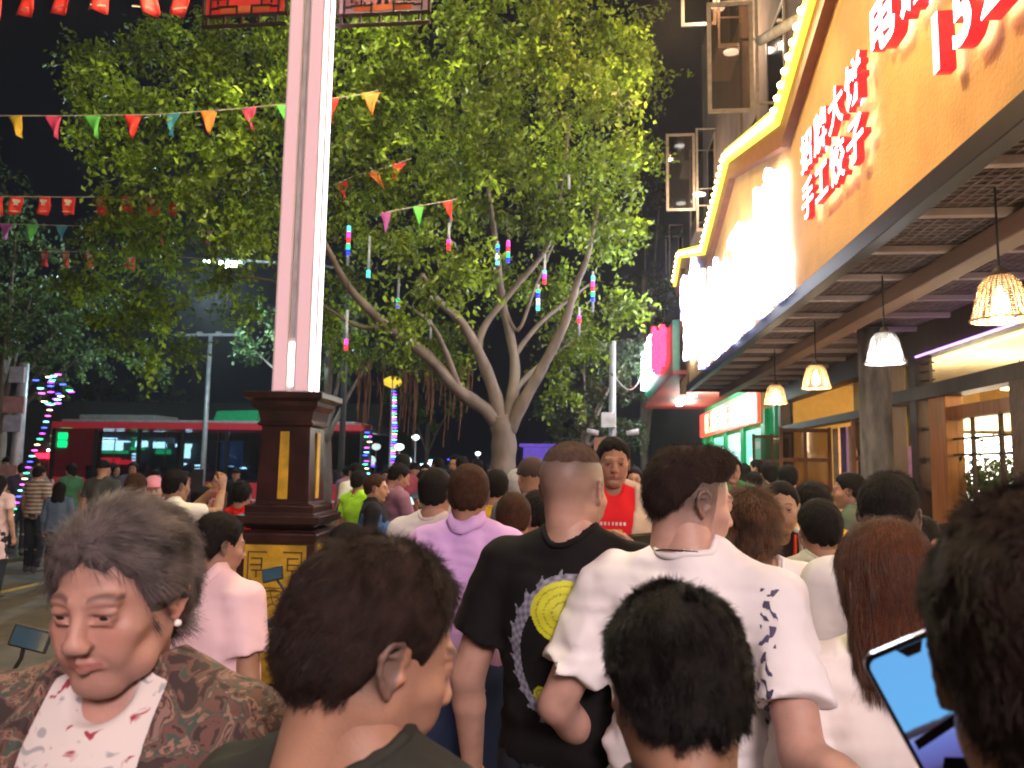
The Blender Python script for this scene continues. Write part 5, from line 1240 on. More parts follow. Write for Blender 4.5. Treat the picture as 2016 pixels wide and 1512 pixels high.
led_string('coloured lights hanging from the left post down to the street', [W(118, 770, 12.6), W(100, 800, 12.6), W(85, 850, 12.5), W(62, 900, 12.3), W(40, 970, 12), W(20, 1020, 12)], 22)
led_string('ball of coloured lights at the top of the left post', [W(70, 745, 12.7), W(105, 740, 12.6), W(135, 765, 12.5), W(110, 800, 12.6), W(80, 785, 12.7), W(110, 760, 12.6)], 20, .04, .10)
led_string('upright string of blue and green lights behind the bus front', [W(775, 768, 23), W(777, 850, 23), W(773, 890, 23), W(779, 935, 23)], 30, .052, .01)
led_string('string of red and white lights down the bus front pillar', [W(728, 845, 23.5), W(722, 880, 23.5), W(717, 915, 23.5), W(722, 955, 23.5)], 14, .05, .08)
led_string('small green light cluster far down the street', [W(846, 922, 28), W(852, 905, 28)], 6, .09); led_string('small blue light cluster near the tree trunk', [W(888, 905, 20), W(900, 912, 20), W(892, 935, 20)], 9, .06, .05)
led_string('low row of blue lights among the distant heads', [W(810, 917, 26), W(835, 914, 26)], 6, .09)
t = empty('round_lamp', W(773, 758, 23), 0, 'small yellow topped lamp above the upright string of lights', 'lamp'); MB().lathe([(.05, -.1), (.26, 0), (.30, .16), (.12, .26)], 10).build('shade', mat('lamp_yellow', (.6, .4, .03), .5, em=(1, .7, .05), es=.5), t, True)
MB().tube([(0, 0, -.1), (0, 0, -4.3)], .05, 6).build('pole', grey, t)
for i, (px, py, s_, lab) in enumerate(((797, 907, .17, 'round white globe lamp above the distant crowd'), (818, 861, .10, 'small white lamp far down the street, right of the light string'), (786, 880, .12, 'white box lamp beside the upright light string'), (941, 893, .07, 'tiny white lamp left of the fig tree trunk'))):
    p = W(px, py, 26); t = empty('globe_lamp', (p.x, 26, p.z), 0, lab, 'lamp'); MB().lathe([(s_ * math.sin(R(a)), -s_ * math.cos(R(a))) for a in range(5, 180, 25)], 12, sx=1.4).build('globe', emit('far_lamp', (.75, .9, .9), 2.2), t, True); MB().tube([(0, 0, -s_), (0, 0, -p.z - .12)], .03, 6).build('pole', grey, t)
a = W(1030, 880, 20); b = W(1096, 885, 20)
tag(MB().box(a.x, 20, -.1, b.x + .6, 22.4, a.z).box(a.x - .1, 19.95, a.z, b.x + .7, 22.5, a.z + .09).build('stall', mat('stall_violet', (.10, .06, .35), .5, em=(.2, .1, .9), es=.22), bevel=.02), 'violet market stall box behind the fig tree trunk', 'stall')
# ============================================================ meteor light tubes in the tree
segs = [emit('tube_' + n, c, 1.1) for n, c in (('blue', (.01, .03, 1)), ('green', (.02, 1, .3)), ('red', (1, .02, .05)), ('magenta', (1, .05, .7)), ('cyan', (.1, .9, 1)), ('white', (.9, .9, 1)))]
tubem = mat('clear_tube', (.35, .38, .42), .2, em=(.5, .6, .8), es=.03)
for i, (px, y0, y1, Y, on, lab) in enumerate(((684, 445, 522, 8.8, (0, .75), 'long light tube hanging right of the lamp column, brightest of all'), (883, 440, 493, 9, (.6, 1), 'short light tube with a green and blue end in the middle of the tree'), (725, 465, 547, 9.2, (.82, 1), 'light tube with a violet blue tip low beside the lamp column'), (783, 520, 607, 9.2, (.78, 1), 'light tube with a green and red tip left of the tree fork'), (681, 610, 690, 9, (.72, 1), 'lowest light tube near the lamp column with a rainbow tip'), (979, 475, 522, 9.6, (.15, 1), 'left one of the two blue light tubes hanging side by side'), (1000, 472, 518, 9.6, (.05, 1), 'right one of the two blue light tubes hanging side by side'),
                          (1072, 500, 560, 9.8, (.55, 1), 'pale light tube with a teal end above the right limb'), (1059, 560, 612, 9.6, (.2, 1), 'blue and red light tube between the two right limbs'), (1167, 535, 615, 9.8, (.1, .75), 'rightmost light tube with green and white bands'), (1140, 605, 660, 10, (.3, .6), 'dim light tube with a magenta band beside the right limb'), (847, 620, 668, 10, (1, 1), 'unlit pale tube hanging under the left limb'), (887, 395, 445, 9.6, (1, 1), 'unlit pale tube high in the middle of the tree'), (1120, 345, 372, 9.4, (1, 1), 'short unlit tube high on the right side of the tree'))):
    a = W(px, y0, Y); b = W(px, y1, Y); L_ = a.z - b.z; t = empty('light_tube', (b.x, Y, b.z), 0, lab, 'light tube', 'light tubes hanging in the fig tree')
    MB().tube([(0, 0, 0), (0, 0, L_)], .017, 8).build('tube', tubem, t, True); MB().tube([(0, 0, L_), (0, 0, L_ + .5)], .004, 4).build('wire', mat('black_cord', None), t)
    z1, z0 = L_ * (1 - on[0]), L_ * (1 - on[1]); n_ = max(1, int((z1 - z0) / .035)) if on[1] > on[0] else 0
    for k in range(n_):
        zz = z0 + (z1 - z0) * k / n_; MB().tube([(0, 0, zz + .003), (0, 0, zz + (z1 - z0) / n_ - .003)], .024, 8).build('lit_band', segs[(k // 2 + i * 2) % 6], t, True)
# ============================================================ bunting
fm = {n: mat('flag_' + n, c, .6, var=.1, em=c, es=.025) for n, c in (('yellow', (.75, .45, .03)), ('pink', (.7, .06, .16)), ('green', (.12, .55, .08)), ('red', (.72, .03, .02)), ('blue', (.06, .3, .4)), ('orange', (.8, .22, .03)), ('violet', (.35, .06, .3)), ('rose', (.75, .15, .28)))}
fwht = mat('flag_white', (.75, .6, .5), .6)
def bunting(label, line, Y, flags, w_, h_, kind='tri', group='bunting strings across the street'):
    P = [W(x, y, Y) for x, y in line]; t = empty('bunting', P[0], 0, label, 'bunting', group); Q = [p - P[0] for p in P]
    MB().tube(Q, .006, 5).build('string', mat('string_white', (.6, .55, .5), .7), t)
    for i, (px, c, tilt) in enumerate(flags):
        y = np.interp(px, [l[0] for l in line], [l[1] for l in line]); q = W(px, y, Y) - P[0]; ph = rr.uniform(0, 6)
        n_ = 6; V = []; F = []
        for a in range(n_ + 1):
            for b_ in range(n_ + 1):
                u, v = a / n_ - .5, b_ / n_; ww = (1 - v) if kind == 'tri' else 1 - .08 * v
                V.append((u * w_ * ww + v * tilt * h_, .03 * math.sin(u * 5 + v * 3 + ph) * v * 2 * w_ / .25, -v * h_ - .004))
        for a in range(n_):
            for b_ in range(n_): k = a * (n_ + 1) + b_; F.append((k, k + 1, k + n_ + 2, k + n_ + 1))
        mb = MB(); mb.add(V, F); o = mb.build('flag', fm[c], t, True); o.location = q; o.rotation_euler = (0, 0, rr.uniform(-.3, .3))
        sol = o.modifiers.new('thickness', 'SOLIDIFY'); sol.thickness = .002
        if kind == 'rect':
            mb = MB(); mb.add([(x * w_, -.02, z * h_) for x, z in ((-.3, -.16), (.3, -.20), (.28, -.34), (.12, -.40), (.18, -.52), (-.22, -.50), (-.12, -.36), (-.28, -.30))], [tuple(range(8))])
            m2 = MB().add([(x * w_, -.02, z * h_) for x, z in ((-.4, -.84), (.4, -.84), (.4, -.88), (-.4, -.88))], [(0, 1, 2, 3)])
            for mm in (mb, m2): o2 = mm.build('flag_print', fwht, o); so2 = o2.modifiers.new('thickness', 'SOLIDIFY'); so2.thickness = .004
    return t
bunting('row of large red and white banner flags along the top left', [(-40, -22), (60, -38), (200, -46), (385, -40), (560, -30)], 6.5, [(-14, 'red', 0), (54, 'red', 0), (122, 'red', .03), (199, 'red', -.02), (281, 'red', .3), (361, 'red', -.05), (440, 'red', 0)], .175, .36, 'rect')
bunting('string of large yellow, pink and green pennants ending in the tree', [(-30, 228), (120, 228), (300, 226), (470, 214), (560, 205), (700, 188), (745, 178)], 8, [(30, 'yellow', .35), (105, 'pink', .2), (182, 'green', .25), (262, 'red', 0), (340, 'blue', 0), (410, 'orange', .1), (490, 'pink', .25), (560, 'green', .2), (652, 'red', 0), (730, 'orange', .1)], .20, .27)
bunting('row of small red banner flags below the big pennants', [(-20, 387), (150, 388), (350, 386)], 9.5, [(-6, 'red', 0), (34, 'red', -.05), (88, 'red', .03), (136, 'red', .06), (198, 'red', .1), (250, 'red', .08), (299, 'red', .1), (348, 'red', -.05)], .175, .25, 'rect')
bunting('string of dim small pennants under the red flags', [(-20, 440), (200, 446), (500, 458)], 12, [(12, 'violet', 0), (63, 'green', 0), (122, 'blue', .05), (178, 'rose', .25), (236, 'green', .2), (320, 'red', 0), (406, 'violet', .2), (460, 'green', 0)], .22, .28)
bunting('lowest row of dark red banner flags at the left', [(60, 494), (180, 496), (300, 502), (540, 520)], 15, [(88, 'red', 0), (130, 'red', 0), (177, 'red', 0), (257, 'red', 0)], .2, .34, 'rect')
bunting('short string of orange flags caught in the tree crown', [(640, 372), (700, 345), (760, 330), (810, 312)], 8.9, [(674, 'red', .2), (733, 'orange', .7), (786, 'red', -.3)], .17, .22)
bunting('string with one bright green pennant inside the tree', [(760, 418), (823, 406), (900, 392)], 8.6, [(760, 'violet', 0), (823, 'green', .1), (880, 'red', .3)], .13, .24)
# ============================================================ scooters
def scooter(label, x, y, rz, bodyc, group='scooters parked in the crowd', s=1.):
    t = empty('scooter', (x, y, 0), R(rz), label, 'scooter', group); t.scale = (s, s, s)
    pm = mat('scooter_paint', (1, 1, 1), .25, objcol=True, var=.05, coat=.6); bl_ = mat('scooter_black', (.02, .02, .02), .5); ch = mat('chrome', (.75, .75, .75), .12, metal=1.)
    for yy in (-.62, .62):
        w_ = MB(); n_ = 24
        w_.lathe([(.17, -.04), (.24, -.055), (.275, -.03), (.28, 0), (.275, .03), (.24, .055), (.17, .04), (.17, -.04)], n_, cap=False); o = w_.build('wheel', MATS['tyre'], t, True); o.matrix_local = Matrix.Translation((0, yy, .28)) @ Matrix.Rotation(R(90), 4, 'Y')
        w_ = MB().lathe([(.04, -.05), (.16, -.03), (.17, .0), (.16, .03), (.04, .05)], 12); r_ = w_.build('rim', ch, o, True)
    MB().prism([(-.62, .45), (-.25, .42), (-.1, .25), (.28, .25), (.36, .4), (.36, .34), (.3, .18), (-.2, .18), (-.45, .28), (-.82, .52), (-.85, .62), (-.6, .66)], 'x', -.13, .13).build('floor', pm, t, bevel=.03, color=bodyc)
    MB().prism([(-.86, .56), (-.80, .74), (-.2, .72), (-.12, .5), (-.2, .38), (-.5, .42)], 'x', -.15, .15).build('rear_body', pm, t, bevel=.05, color=bodyc)
    MB().prism([(.30, .30), (.40, .85), (.46, .98), (.54, .92), (.50, .5), (.42, .28)], 'x', -.19, .19).build('leg_shield', pm, t, bevel=.04, color=bodyc)
    MB().prism([(.40, .52), (.52, .60), (.74, .60), (.88, .46), (.86, .42), (.72, .52), (.5, .48)], 'x', -.075, .075).build('front_mudguard', pm, t, bevel=.02, color=bodyc)
    MB().prism([(-.80, .742), (-.78, .84), (-.4, .80), (-.16, .80), (-.12, .742)], 'x', -.14, .14).build('seat', bl_, t, bevel=.04)
    MB().tube([(0, .58, .30), (0, .46, .8), (0, .40, 1.02)], .035, 8).build('fork', bl_, t, True)
    hb = MB().tube([(-.34, .24, 1.06), (-.2, .36, 1.05), (0, .42, 1.03), (.2, .36, 1.05), (.34, .24, 1.06)], .014, 8).build('handlebar', ch, t, True)
    for s_ in (-1, 1): MB().tube([(s_ * .34, .24, 1.06), (s_ * .27, .30, 1.057)], .022, 8).build('grip', bl_, hb, True)
    MB().lathe([(.12, 0), (.13, .05), (.11, .11), (.05, .14)], 14).build('headlight_housing', pm, t, True, color=bodyc).matrix_local = Matrix.Translation((0, .44, 1.0)) @ Matrix.Rotation(R(-80), 4, 'X')
    MB().lathe([(.02, 0), (.085, .0), (.07, .03), (.02, .045)], 14).build('headlight', ch, t, True).matrix_local = Matrix.Translation((0, .575, 1.02)) @ Matrix.Rotation(R(-80), 4, 'X')
    for s_ in (-1, 1):
        st = MB().tube([(s_ * .22, .35, 1.06), (s_ * .30, .36, 1.22), (s_ * .32, .33, 1.27)], .007, 6).build('mirror_stalk', bl_, t, True)
        mr_ = MB().box(-.062, -.035, -.012, .062, .035, -.001).build('mirror', bl_, st, bevel=.008); MM = Matrix.Translation((s_ * .34, .32, 1.29)) @ Matrix.Rotation(R(82), 4, 'X') @ Matrix.Rotation(R(-14 * s_), 4, 'Z'); mr_.matrix_local = MM
        gl_ = MB().box(-.054, -.028, 0, .054, .028, .0015).build('mirror_glass', mat('mirror_glass', (.5, .58, .62), .05, metal=1., em=(.4, .75, 1), es=.04), st); gl_.matrix_local = MM  # faint blue glow put in the glass as a painted reflection
    MB().box(-.06, -.90, .60, .06, -.86, .68).build('tail_light', mat('tail_red', (.5, .01, .01), .3, em=(1, .05, .02), es=2.0), t, bevel=.01)
    return t
def at_px(px, py, Y): p = W(px, py, Y); return p.x, Y
scooter('pink scooter at the lower left beside the woman in the patterned jacket', -1.85, 1.75, 12, (.55, .10, .14), s=.9)
x, y = at_px(575, 1190, 3.1); scooter('dark scooter beside the gold plinth of the lamp column', x, y, -12, (.05, .05, .06), s=.9)
x, y = at_px(830, 1040, 7.4); scooter('silver scooter facing the crowd beside the man in the blue waistcoat', x, y, 165, (.35, .36, .38))
x, y = at_px(868, 985, 8.6); scooter('red motor scooter with a lit tail lamp in the crowd left of the tree', x, y, 8, (.45, .02, .02))
x, y = at_px(560, 1060, 9.5); scooter('dark scooter parked behind the lamp column plinth', x, y, 60, (.04, .04, .05))
# ============================================================ the people
mk_hair('dark_hair', (.010, .008, .008)); mk_hair('light_brown_hair', (.085, .052, .040), .6); mk_hair('brown_hair', (.045, .020, .012)); mk_hair('red_brown_hair', (.085, .026, .012), .4); mk_hair('grey_hair', (.10, .08, .08), .5); mk_hair('warm_black_hair', (.022, .012, .010))
def print_mat(name, fn):
    m, nt, b = new_mat(name); fn(nt, b, nt.nodes, nt.links); b.inputs['Roughness'].default_value = .85; MATS[name] = m; return m
def camo(nt, b, N, L):
    tc = N.new('ShaderNodeTexCoord'); mp = N.new('ShaderNodeMapping'); mp.inputs['Scale'].default_value = (1, 1, 1.25); L.new(tc.outputs['Object'], mp.inputs[0])
    wv = N.new('ShaderNodeTexNoise'); wv.inputs['Scale'].default_value = 22; wv.inputs['Detail'].default_value = 3; wv.inputs['Distortion'].default_value = 1.6; L.new(mp.outputs[0], wv.inputs['Vector'])
    cr = N.new('ShaderNodeValToRGB'); cr.color_ramp.interpolation = 'CONSTANT'; e = cr.color_ramp.elements
    e[0].color = (.035, .022, .02, 1); e[0].position = 0; e[1].position = .43; e[1].color = (.12, .055, .045, 1)
    for p_, c in ((.49, (.045, .065, .05)), (.535, (.24, .13, .095)), (.60, (.06, .03, .028)), (.64, (.20, .12, .10))):
        q = e.new(p_); q.color = (*c, 1)
    L.new(wv.outputs[0], cr.inputs[0]); L.new(cr.outputs[0], b.inputs['Base Color'])
def floral(nt, b, N, L):
    tc = N.new('ShaderNodeTexCoord'); v = N.new('ShaderNodeTexNoise'); v.inputs['Scale'].default_value = 26; v.inputs['Detail'].default_value = 2.5; v.inputs['Distortion'].default_value = 1.2; L.new(tc.outputs['Object'], v.inputs['Vector'])
    cr = N.new('ShaderNodeValToRGB'); e = cr.color_ramp.elements; e[0].color = (.30, .03, .05, 1); e[0].position = .36; e[1].position = .41; e[1].color = (.62, .56, .54, 1)
    q = e.new(.60); q.color = (.62, .56, .54, 1); q = e.new(.64); q.color = (.34, .33, .34, 1)
    L.new(v.outputs[0], cr.inputs[0]); L.new(cr.outputs[0], b.inputs['Base Color'])
def stripes(nt, b, N, L):
    tc = N.new('ShaderNodeTexCoord'); wv = N.new('ShaderNodeTexWave'); wv.bands_direction = 'Z'; wv.inputs['Scale'].default_value = 5.5; wv.inputs['Distortion'].default_value = 1.5; L.new(tc.outputs['Object'], wv.inputs['Vector'])
    cr = N.new('ShaderNodeValToRGB'); e = cr.color_ramp.elements; e[0].color = (.10, .07, .07, 1); e[1].color = (.55, .42, .36, 1); L.new(wv.outputs[0], cr.inputs[0]); L.new(cr.outputs[0], b.inputs['Base Color'])
CAMO, FLOR, STRI = print_mat('patterned_jacket', camo), print_mat('floral_cloth', floral), print_mat('striped_cloth', stripes)
def phone(label, loc, R3, screen=None, w_=.076, h_=.158):
    t = empty('phone', loc, 0, label, 'phone'); t.rotation_euler = R3.to_euler()
    def rr_(w, h, r, y0, y1, m, nm):
        pts = []
        for cx, cz, a0 in ((w / 2 - r, h / 2 - r, 0), (-w / 2 + r, h / 2 - r, 90), (-w / 2 + r, -h / 2 + r, 180), (w / 2 - r, -h / 2 + r, 270)):
            for a in range(0, 91, 15): pts.append((cx + r * math.cos(R(a0 + a)), cz + r * math.sin(R(a0 + a))))
        return MB().prism(pts, 'y', y0, y1).build(nm, m, t)
    rr_(w_, h_, .011, -.004, .004, mat('phone_black', (.012, .012, .014), .25, coat=.5), 'case')
    if screen: rr_(w_ - .007, h_ - .010, .008, -.0044, -.00405, screen, 'screen')
    return t

# ---- A: grey haired woman in the near left, face towards us
A = person('grey haired woman in a patterned brown jacket facing the camera at the near left', 240, 1178, 1.0, 182, head=(-2, -9, 1), hk=1.0, tone=(.42, .225, .18), female=True, old=True, b=1.0, belly=.04,
           hair='old', hairc='grey_hair', shirt='long', shirtm=CAMO, h=.007, hh=.0026, eyes=True, inner=FLOR, shirtk=dict(open_=.085, g=.020, neck=.072, vneck=.05, wr=.004), hairN=26000, collar=False, seed=2, browc=(.035, .022, .02), pants=(.03, .03, .035),
           parts=dict(strandm=mat('grey_strand', (.13, .105, .10), .5, var=.85, scale=22), strand=dict(L=.045, grav=.5, stand=.03, jit=.10), comb=lambda P, N: (lambda v: v - N * (v * N).sum(1)[:, None])(np.stack([P[:, 0] * 3, -.9 + 0 * P[:, 0], -.45 + 0 * P[:, 0]], 1))))
o = MB().lathe([(.0005, -.006), (.005, -.003), (.006, 0), (.005, .003), (.0005, .006)], 10).build('pearl_earring', mat('pearl', (.85, .82, .8), .1, coat=1.), A['root'], True)
o.data.transform(Matrix.Scale(A['s'], 4) @ A['HM'] @ Matrix.Translation((-.0815, -.004, -.036)))
# ---- B: dark haired man, centre left, seen from behind, looking right and down
Bp = person('dark haired man in a dark olive tee from behind, cheek turned right, near centre left', 735, 1290, .86, -14, head=(-38, -16, 0), tone=(0.376, 0.200, 0.133), hair='crop', hairc='warm_black_hair', shirt='tee', shirtc=(.035, .036, .030), h=.008, hh=.003, hairN=30000, hk=1.02, seed=3, shirtk=dict(neck=.058, wr=.007))
# ---- C: boy with thick black hair, near centre right
Cc = person('boy with thick short black hair seen from behind, nearest head right of centre', 1331, 1372, .92, 8, head=(4, -20, 0), tone=(0.368, 0.200, 0.133), hair='crop', hairc='dark_hair', shirt='tee', shirtc=(.06, .06, .07), h=.010, hh=.003, hairN=32000, hk=1.0, seed=4, b=.82, armk=.8)
# ---- D: woman with straight brown hair in a cream shirt
D = person('woman with straight red brown hair in a cream shirt, left of the raised phone', 1742, 1158, 1.70, 4, tone=(0.400, 0.237, 0.175), female=True, hair='long', hairc='red_brown_hair', shirt='tee', shirtc=(.86, .80, .77), h=.008, hh=.004, hairN=24000, hk=1.12, seed=5, b=.96, sleeve=.8, shirtk=dict(wr=.009),
           parts=dict(strandm=mat('red_brown_strand', (.10, .038, .018), .4, var=.5, scale=12)))
# ---- E: person at the right edge holding the phone
E = person('dark haired person at the right edge holding up a phone with a blue screen', 2085, 1330, .62, -12, head=(-4, -6, 0), tone=(0.384, 0.207, 0.140), hair='crop', hairc='warm_black_hair', shirt='tee', shirtc=(.10, .07, .07), h=.009, hh=.003, hairN=34000, hk=1.02, seed=6,
           pose=dict(elL=(-.27, .12, 1.13), wrL=(-.125, .30, 1.27), hdL=(.25, .1, .9), palmL=(.2, -1, 0), curlL=.7))
scr, nt_, b_ = new_mat('phone_screen'); N, L = nt_.nodes, nt_.links
tc = N.new('ShaderNodeTexCoord'); sp_ = N.new('ShaderNodeSeparateXYZ'); L.new(tc.outputs['Object'], sp_.inputs[0])
cr = N.new('ShaderNodeValToRGB'); cr.color_ramp.interpolation = 'LINEAR'; e = cr.color_ramp.elements
e[0].position = 0; e[0].color = (.16, .20, .28, 1); e[1].position = 1; e[1].color = (.13, .40, .80, 1)
for p_, c in ((.15, (.35, .40, .50)), (.28, (.30, .34, .45)), (.38, (.03, .035, .05)), (.42, (.10, .09, .30)), (.54, (.14, .18, .55)), (.58, (.20, .26, .62)), (.595, (.03, .02, .03)), (.63, (.06, .05, .08)), (.645, (.13, .42, .82))): q = e.new(p_); q.color = (*c, 1)
ad = N.new('ShaderNodeMath'); ad.operation = 'MULTIPLY_ADD'; ad.inputs[1].default_value = 6.6; ad.inputs[2].default_value = .5; L.new(sp_.outputs['Z'], ad.inputs[0])
ns = N.new('ShaderNodeTexNoise'); ns.inputs['Scale'].default_value = 45; L.new(tc.outputs['Object'], ns.inputs['Vector']); a2 = N.new('ShaderNodeMath'); a2.operation = 'MULTIPLY_ADD'; a2.inputs[1].default_value = .05; L.new(ns.outputs[0], a2.inputs[0]); L.new(ad.outputs[0], a2.inputs[2])
L.new(a2.outputs[0], cr.inputs[0]); L.new(cr.outputs[0], b_.inputs['Emission Color']); b_.inputs['Emission Strength'].default_value = .62; b_.inputs['Base Color'].default_value = (.02, .02, .02, 1); b_.inputs['Roughness'].default_value = .15
pc = W(1885, 1442, .72); Rp = (Matrix.Rotation(R(-8), 4, 'Z') @ Matrix.Rotation(R(-27), 4, 'Y')).to_3x3()
ph = phone('black phone held up at the right edge, its screen showing a blue sky view', pc, Rp, scr, .085, .17)
dk = mat('screen_dark', (.012, .008, .01), .2)
MB().prism([(-.012, .0800), (.012, .0800), (.006, .0715), (-.006, .0715)], 'y', -.0050, -.00445).build('notch', mat('phone_black', None), ph)
for (nm, pts, cm) in (('screen_shape', [(-.036, .008), (.036, .022), (.036, .014), (-.036, .0)], dk), ('screen_shape', [(-.020, -.012), (.004, -.022), (.020, -.050), (.010, -.054), (-.010, -.030), (-.026, -.020)], dk),
                      ('screen_figure', [(.0, -.030), (.014, -.034), (.022, -.066), (.004, -.072), (-.008, -.050)], emit('screen_pale_blue', (.45, .50, .62), .55)), ('screen_hill', [(.0, .018), (.012, .028), (.022, .026), (.030, .034), (.034, .024), (.034, .016)], emit('screen_teal', (.05, .22, .30), .6))):
    MB().prism(pts, 'y', -.0047, -.00445).build(nm, cm, ph)
MB().prism([(.014, .060), (.030, .062), (.030, .020), (.020, .020), (.020, .048), (.014, .050)], 'y', -.0048, -.00445).build('screen_shape', dk, ph)
# ---- F: cropped man in the black tee with the dragon print
F_ = person('broad man with shaved head and a dragon and yellow disc on his black tee', 1129, 968, 2.05, -12, head=(-14, -4, 0), tone=(.50, .29, .225), hair='buzz', hairc='light_brown_hair', hairN=9000, shirt='tee', shirtc=(.010, .009, .010), h=.008, hh=.0035, b=1.05, armk=1.06, hk=1.02, seed=7, slope=.012,
            pose=dict(elR=(.20, .20, 1.17), wrR=(.10, .36, 1.345), hdR=(-.25, .5, .55), palmR=(-.6, -.6, 0), curlR=.95, elL=(-.272, -.02, 1.10), wrL=(-.285, .06, .85)))
def dragon(u, v):
    x = u * 1.0; y = v * 1.0; H_, W_ = .44, .36
    X = x * W_; Y = y * H_; col = np.zeros(u.shape + (3,)); m = np.zeros(u.shape, bool)
    # yellow comma disc
    dx, dy = X - .205, Y - .315; r = np.hypot(dx / 1.15, dy); disc = (r < .085) | ((Y < .30) & (Y > .17) & (X > .205 - (Y - .17) * -.0 + (.30 - Y) * .55 - .07) & (X < .33 - (.30 - Y) * .05))
    ring = (np.abs(np.mod(r, .02) - .010) < .0022) & (np.mod(np.arctan2(dy, dx) * 9, 1) < .75)
    col[disc] = (.60, .62, .03); col[disc & ring] = (.28, .30, .02); m |= disc
    d2x, d2y = X - .135, Y - .085; r2 = np.hypot(d2x, d2y); s2 = (r2 < .026) | ((Y < .085) & (Y > .03) & (np.abs(X - .15 - (.085 - Y) * .7) < .022)); col[s2] = (.50, .52, .03); col[s2 & (np.mod(r2, .012) < .004)] = (.2, .22, .02); m |= s2
    # dragon: a tapering scaly arc round the disc
    cx, cy = .215, .20; a = np.arctan2(Y - cy, X - cx); rr_ = np.hypot((X - cx) / .95, (Y - cy) / 1.12)
    t = np.mod(a - math.pi * .28, 2 * math.pi) / (math.pi * 1.25)   # 0 at the head, 1 at the tail
    wdt = .020 * (1 - t) ** .5 + .004 + .010 * (t < .3); body = (np.abs(rr_ - .165) < wdt) & (t < 1)
    spike = (rr_ > .165) & (rr_ < .165 + (.055 - .035 * t) * (1 - np.mod(t * 15, 1))) & (t < .96) & (t > 0)
    arc = body | spike; sc_ = .5 + .5 * np.sin(t * 150) * np.cos((rr_ - .165) * 260)
    col[arc & ~disc] = (np.array((.10, .10, .14))[None] + sc_[arc & ~disc][:, None] * np.array((.26, .27, .34))[None]); m |= arc
    return col, m
print_patch(F_['shirt'], -.165, .155, 1.03, 1.41, dragon, 110, 'dragon_print', s=F_['s'])
hp = F_['root'].matrix_world
ph2 = phone('dark phone held up in the hand of the man in the black tee', W(1262, 1062, 2.48), (Matrix.Rotation(R(20), 4, 'Z') @ Matrix.Rotation(R(60), 4, 'X') @ Matrix.Rotation(R(80), 4, 'Y')).to_3x3())
# ---- G: young man with undercut in a white tee
G_ = person('young man with an undercut and dark lettering on the shoulder of his white tee', 1358, 990, 1.82, -20, head=(-48, -9, 0), tone=(.56, .33, .265), hair='fade', hairc='warm_black_hair', shirt='tee', shirtc=(.92, .88, .90), h=.0075, hh=.003, b=1.05, armk=1.04, hk=.98, seed=8, hairN=9000, slope=.01,
            pose=dict(elR=(.25, -.17, 1.13), wrR=(.45, -.36, 1.10), hdR=(.6, -.5, -.3), palmR=(0, -.3, -1), elL=(-.30, -.05, 1.11), wrL=(-.24, .14, .93)), shirtk=dict(wr=.009, neck=.058), sleeve=.72)
def lettering(u, v):
    f = np.sin(u * 9 + 5 * np.sin(v * 21 + 1)) + .8 * np.sin(v * 62 + 4 * u + 2 * np.sin(u * 11)) + .5 * np.sin(v * 33 - u * 8); m = (f > .35) & (np.mod(v * 7.5, 1) > .16) & (np.abs(u - .5) < .42 + .06 * np.sin(v * 40))
    col = np.zeros(u.shape + (3,)); col[:] = (.08, .07, .14); return col, m
print_patch(G_['shirt'], .165, .205, 1.08, 1.42, lettering, 44, 'sleeve_lettering', s=G_['s'])
mb = MB(); s_ = G_['s']; mb.tube([(.071 * math.cos(a), -.026 + .071 * math.sin(a), 1.487 - .06 * ((math.sin(a) + 1) / 2) ** 1.4) for a in [2 * math.pi * k / 30 for k in range(31)]], .0022, 5, cap=False); c_ = mb.build('necklace_cord', mat('black_cord', None), G_['root'], True); c_.data.transform(Matrix.Scale(s_, 4))
# ---- H..P: the middle ring of people
person('man with close cropped hair in a lilac collared shirt, left of the dragon tee', 923, 978, 3.0, 2, tone=(0.368, 0.192, 0.133), hair='short', hairc='brown_hair', shirt='polo', shirtc=(.66, .42, .82), pants=(.05, .08, .20), hairN=6000, seed=9, h=.009, head=(0, -3, 0), sleeve=1.15)
person('dark haired man in a pink white polo shirt beside the grey haired woman', 432, 1076, 2.6, -22, head=(-18, -8, 0), tone=(0.400, 0.222, 0.154), hair='crop', hairc='dark_hair', shirt='polo', shirtc=(.90, .64, .70), hairN=7000, seed=10, h=.009, belly=.035, b=1.08)
person('boy with brown hair and a red shirt, between the lilac shirt and the dragon tee', 1011, 1024, 3.3, 0, tone=(0.360, 0.207, 0.147), hair='short', hairc='brown_hair', shirt='tee', shirtc=(.6, .03, .03), seed=11, hairN=4000, b=.85, armk=.85)
person('man in a white tee half hidden behind the lilac shirt', 858, 972, 3.7, -8, tone=(0.368, 0.200, 0.140), hair='short', shirt='tee', shirtc=(.72, .68, .70), seed=12)
person('person in a pale grey head covering near the tree trunk', 1018, 958, 6.0, 15, tone=(0.400, 0.244, 0.182), female=True, hair='bob', hairc=mat('pale_scarf', (.42, .42, .46), .8), shirt='long', shirtc=(.4, .4, .45), seed=13)
person('person in a bright yellow tee near the tree trunk', 978, 962, 4.9, -5, tone=TAN, hair='short', shirt='tee', shirtc=(.85, .50, .03), seed=14)
person('person with dark hair left of the shaved head, close behind the boy in red', 1056, 1015, 3.8, 5, tone=TAN, hair='crop', shirt='tee', shirtc=(.06, .05, .06), seed=15)
person('person in a flat dark cap behind the shaved head', 1046, 945, 4.6, 20, tone=TAN, hair='cap', hairc=mat('dark_cap', (.05, .025, .025), .8), shirt='tee', shirtc=(.12, .12, .14), seed=16)
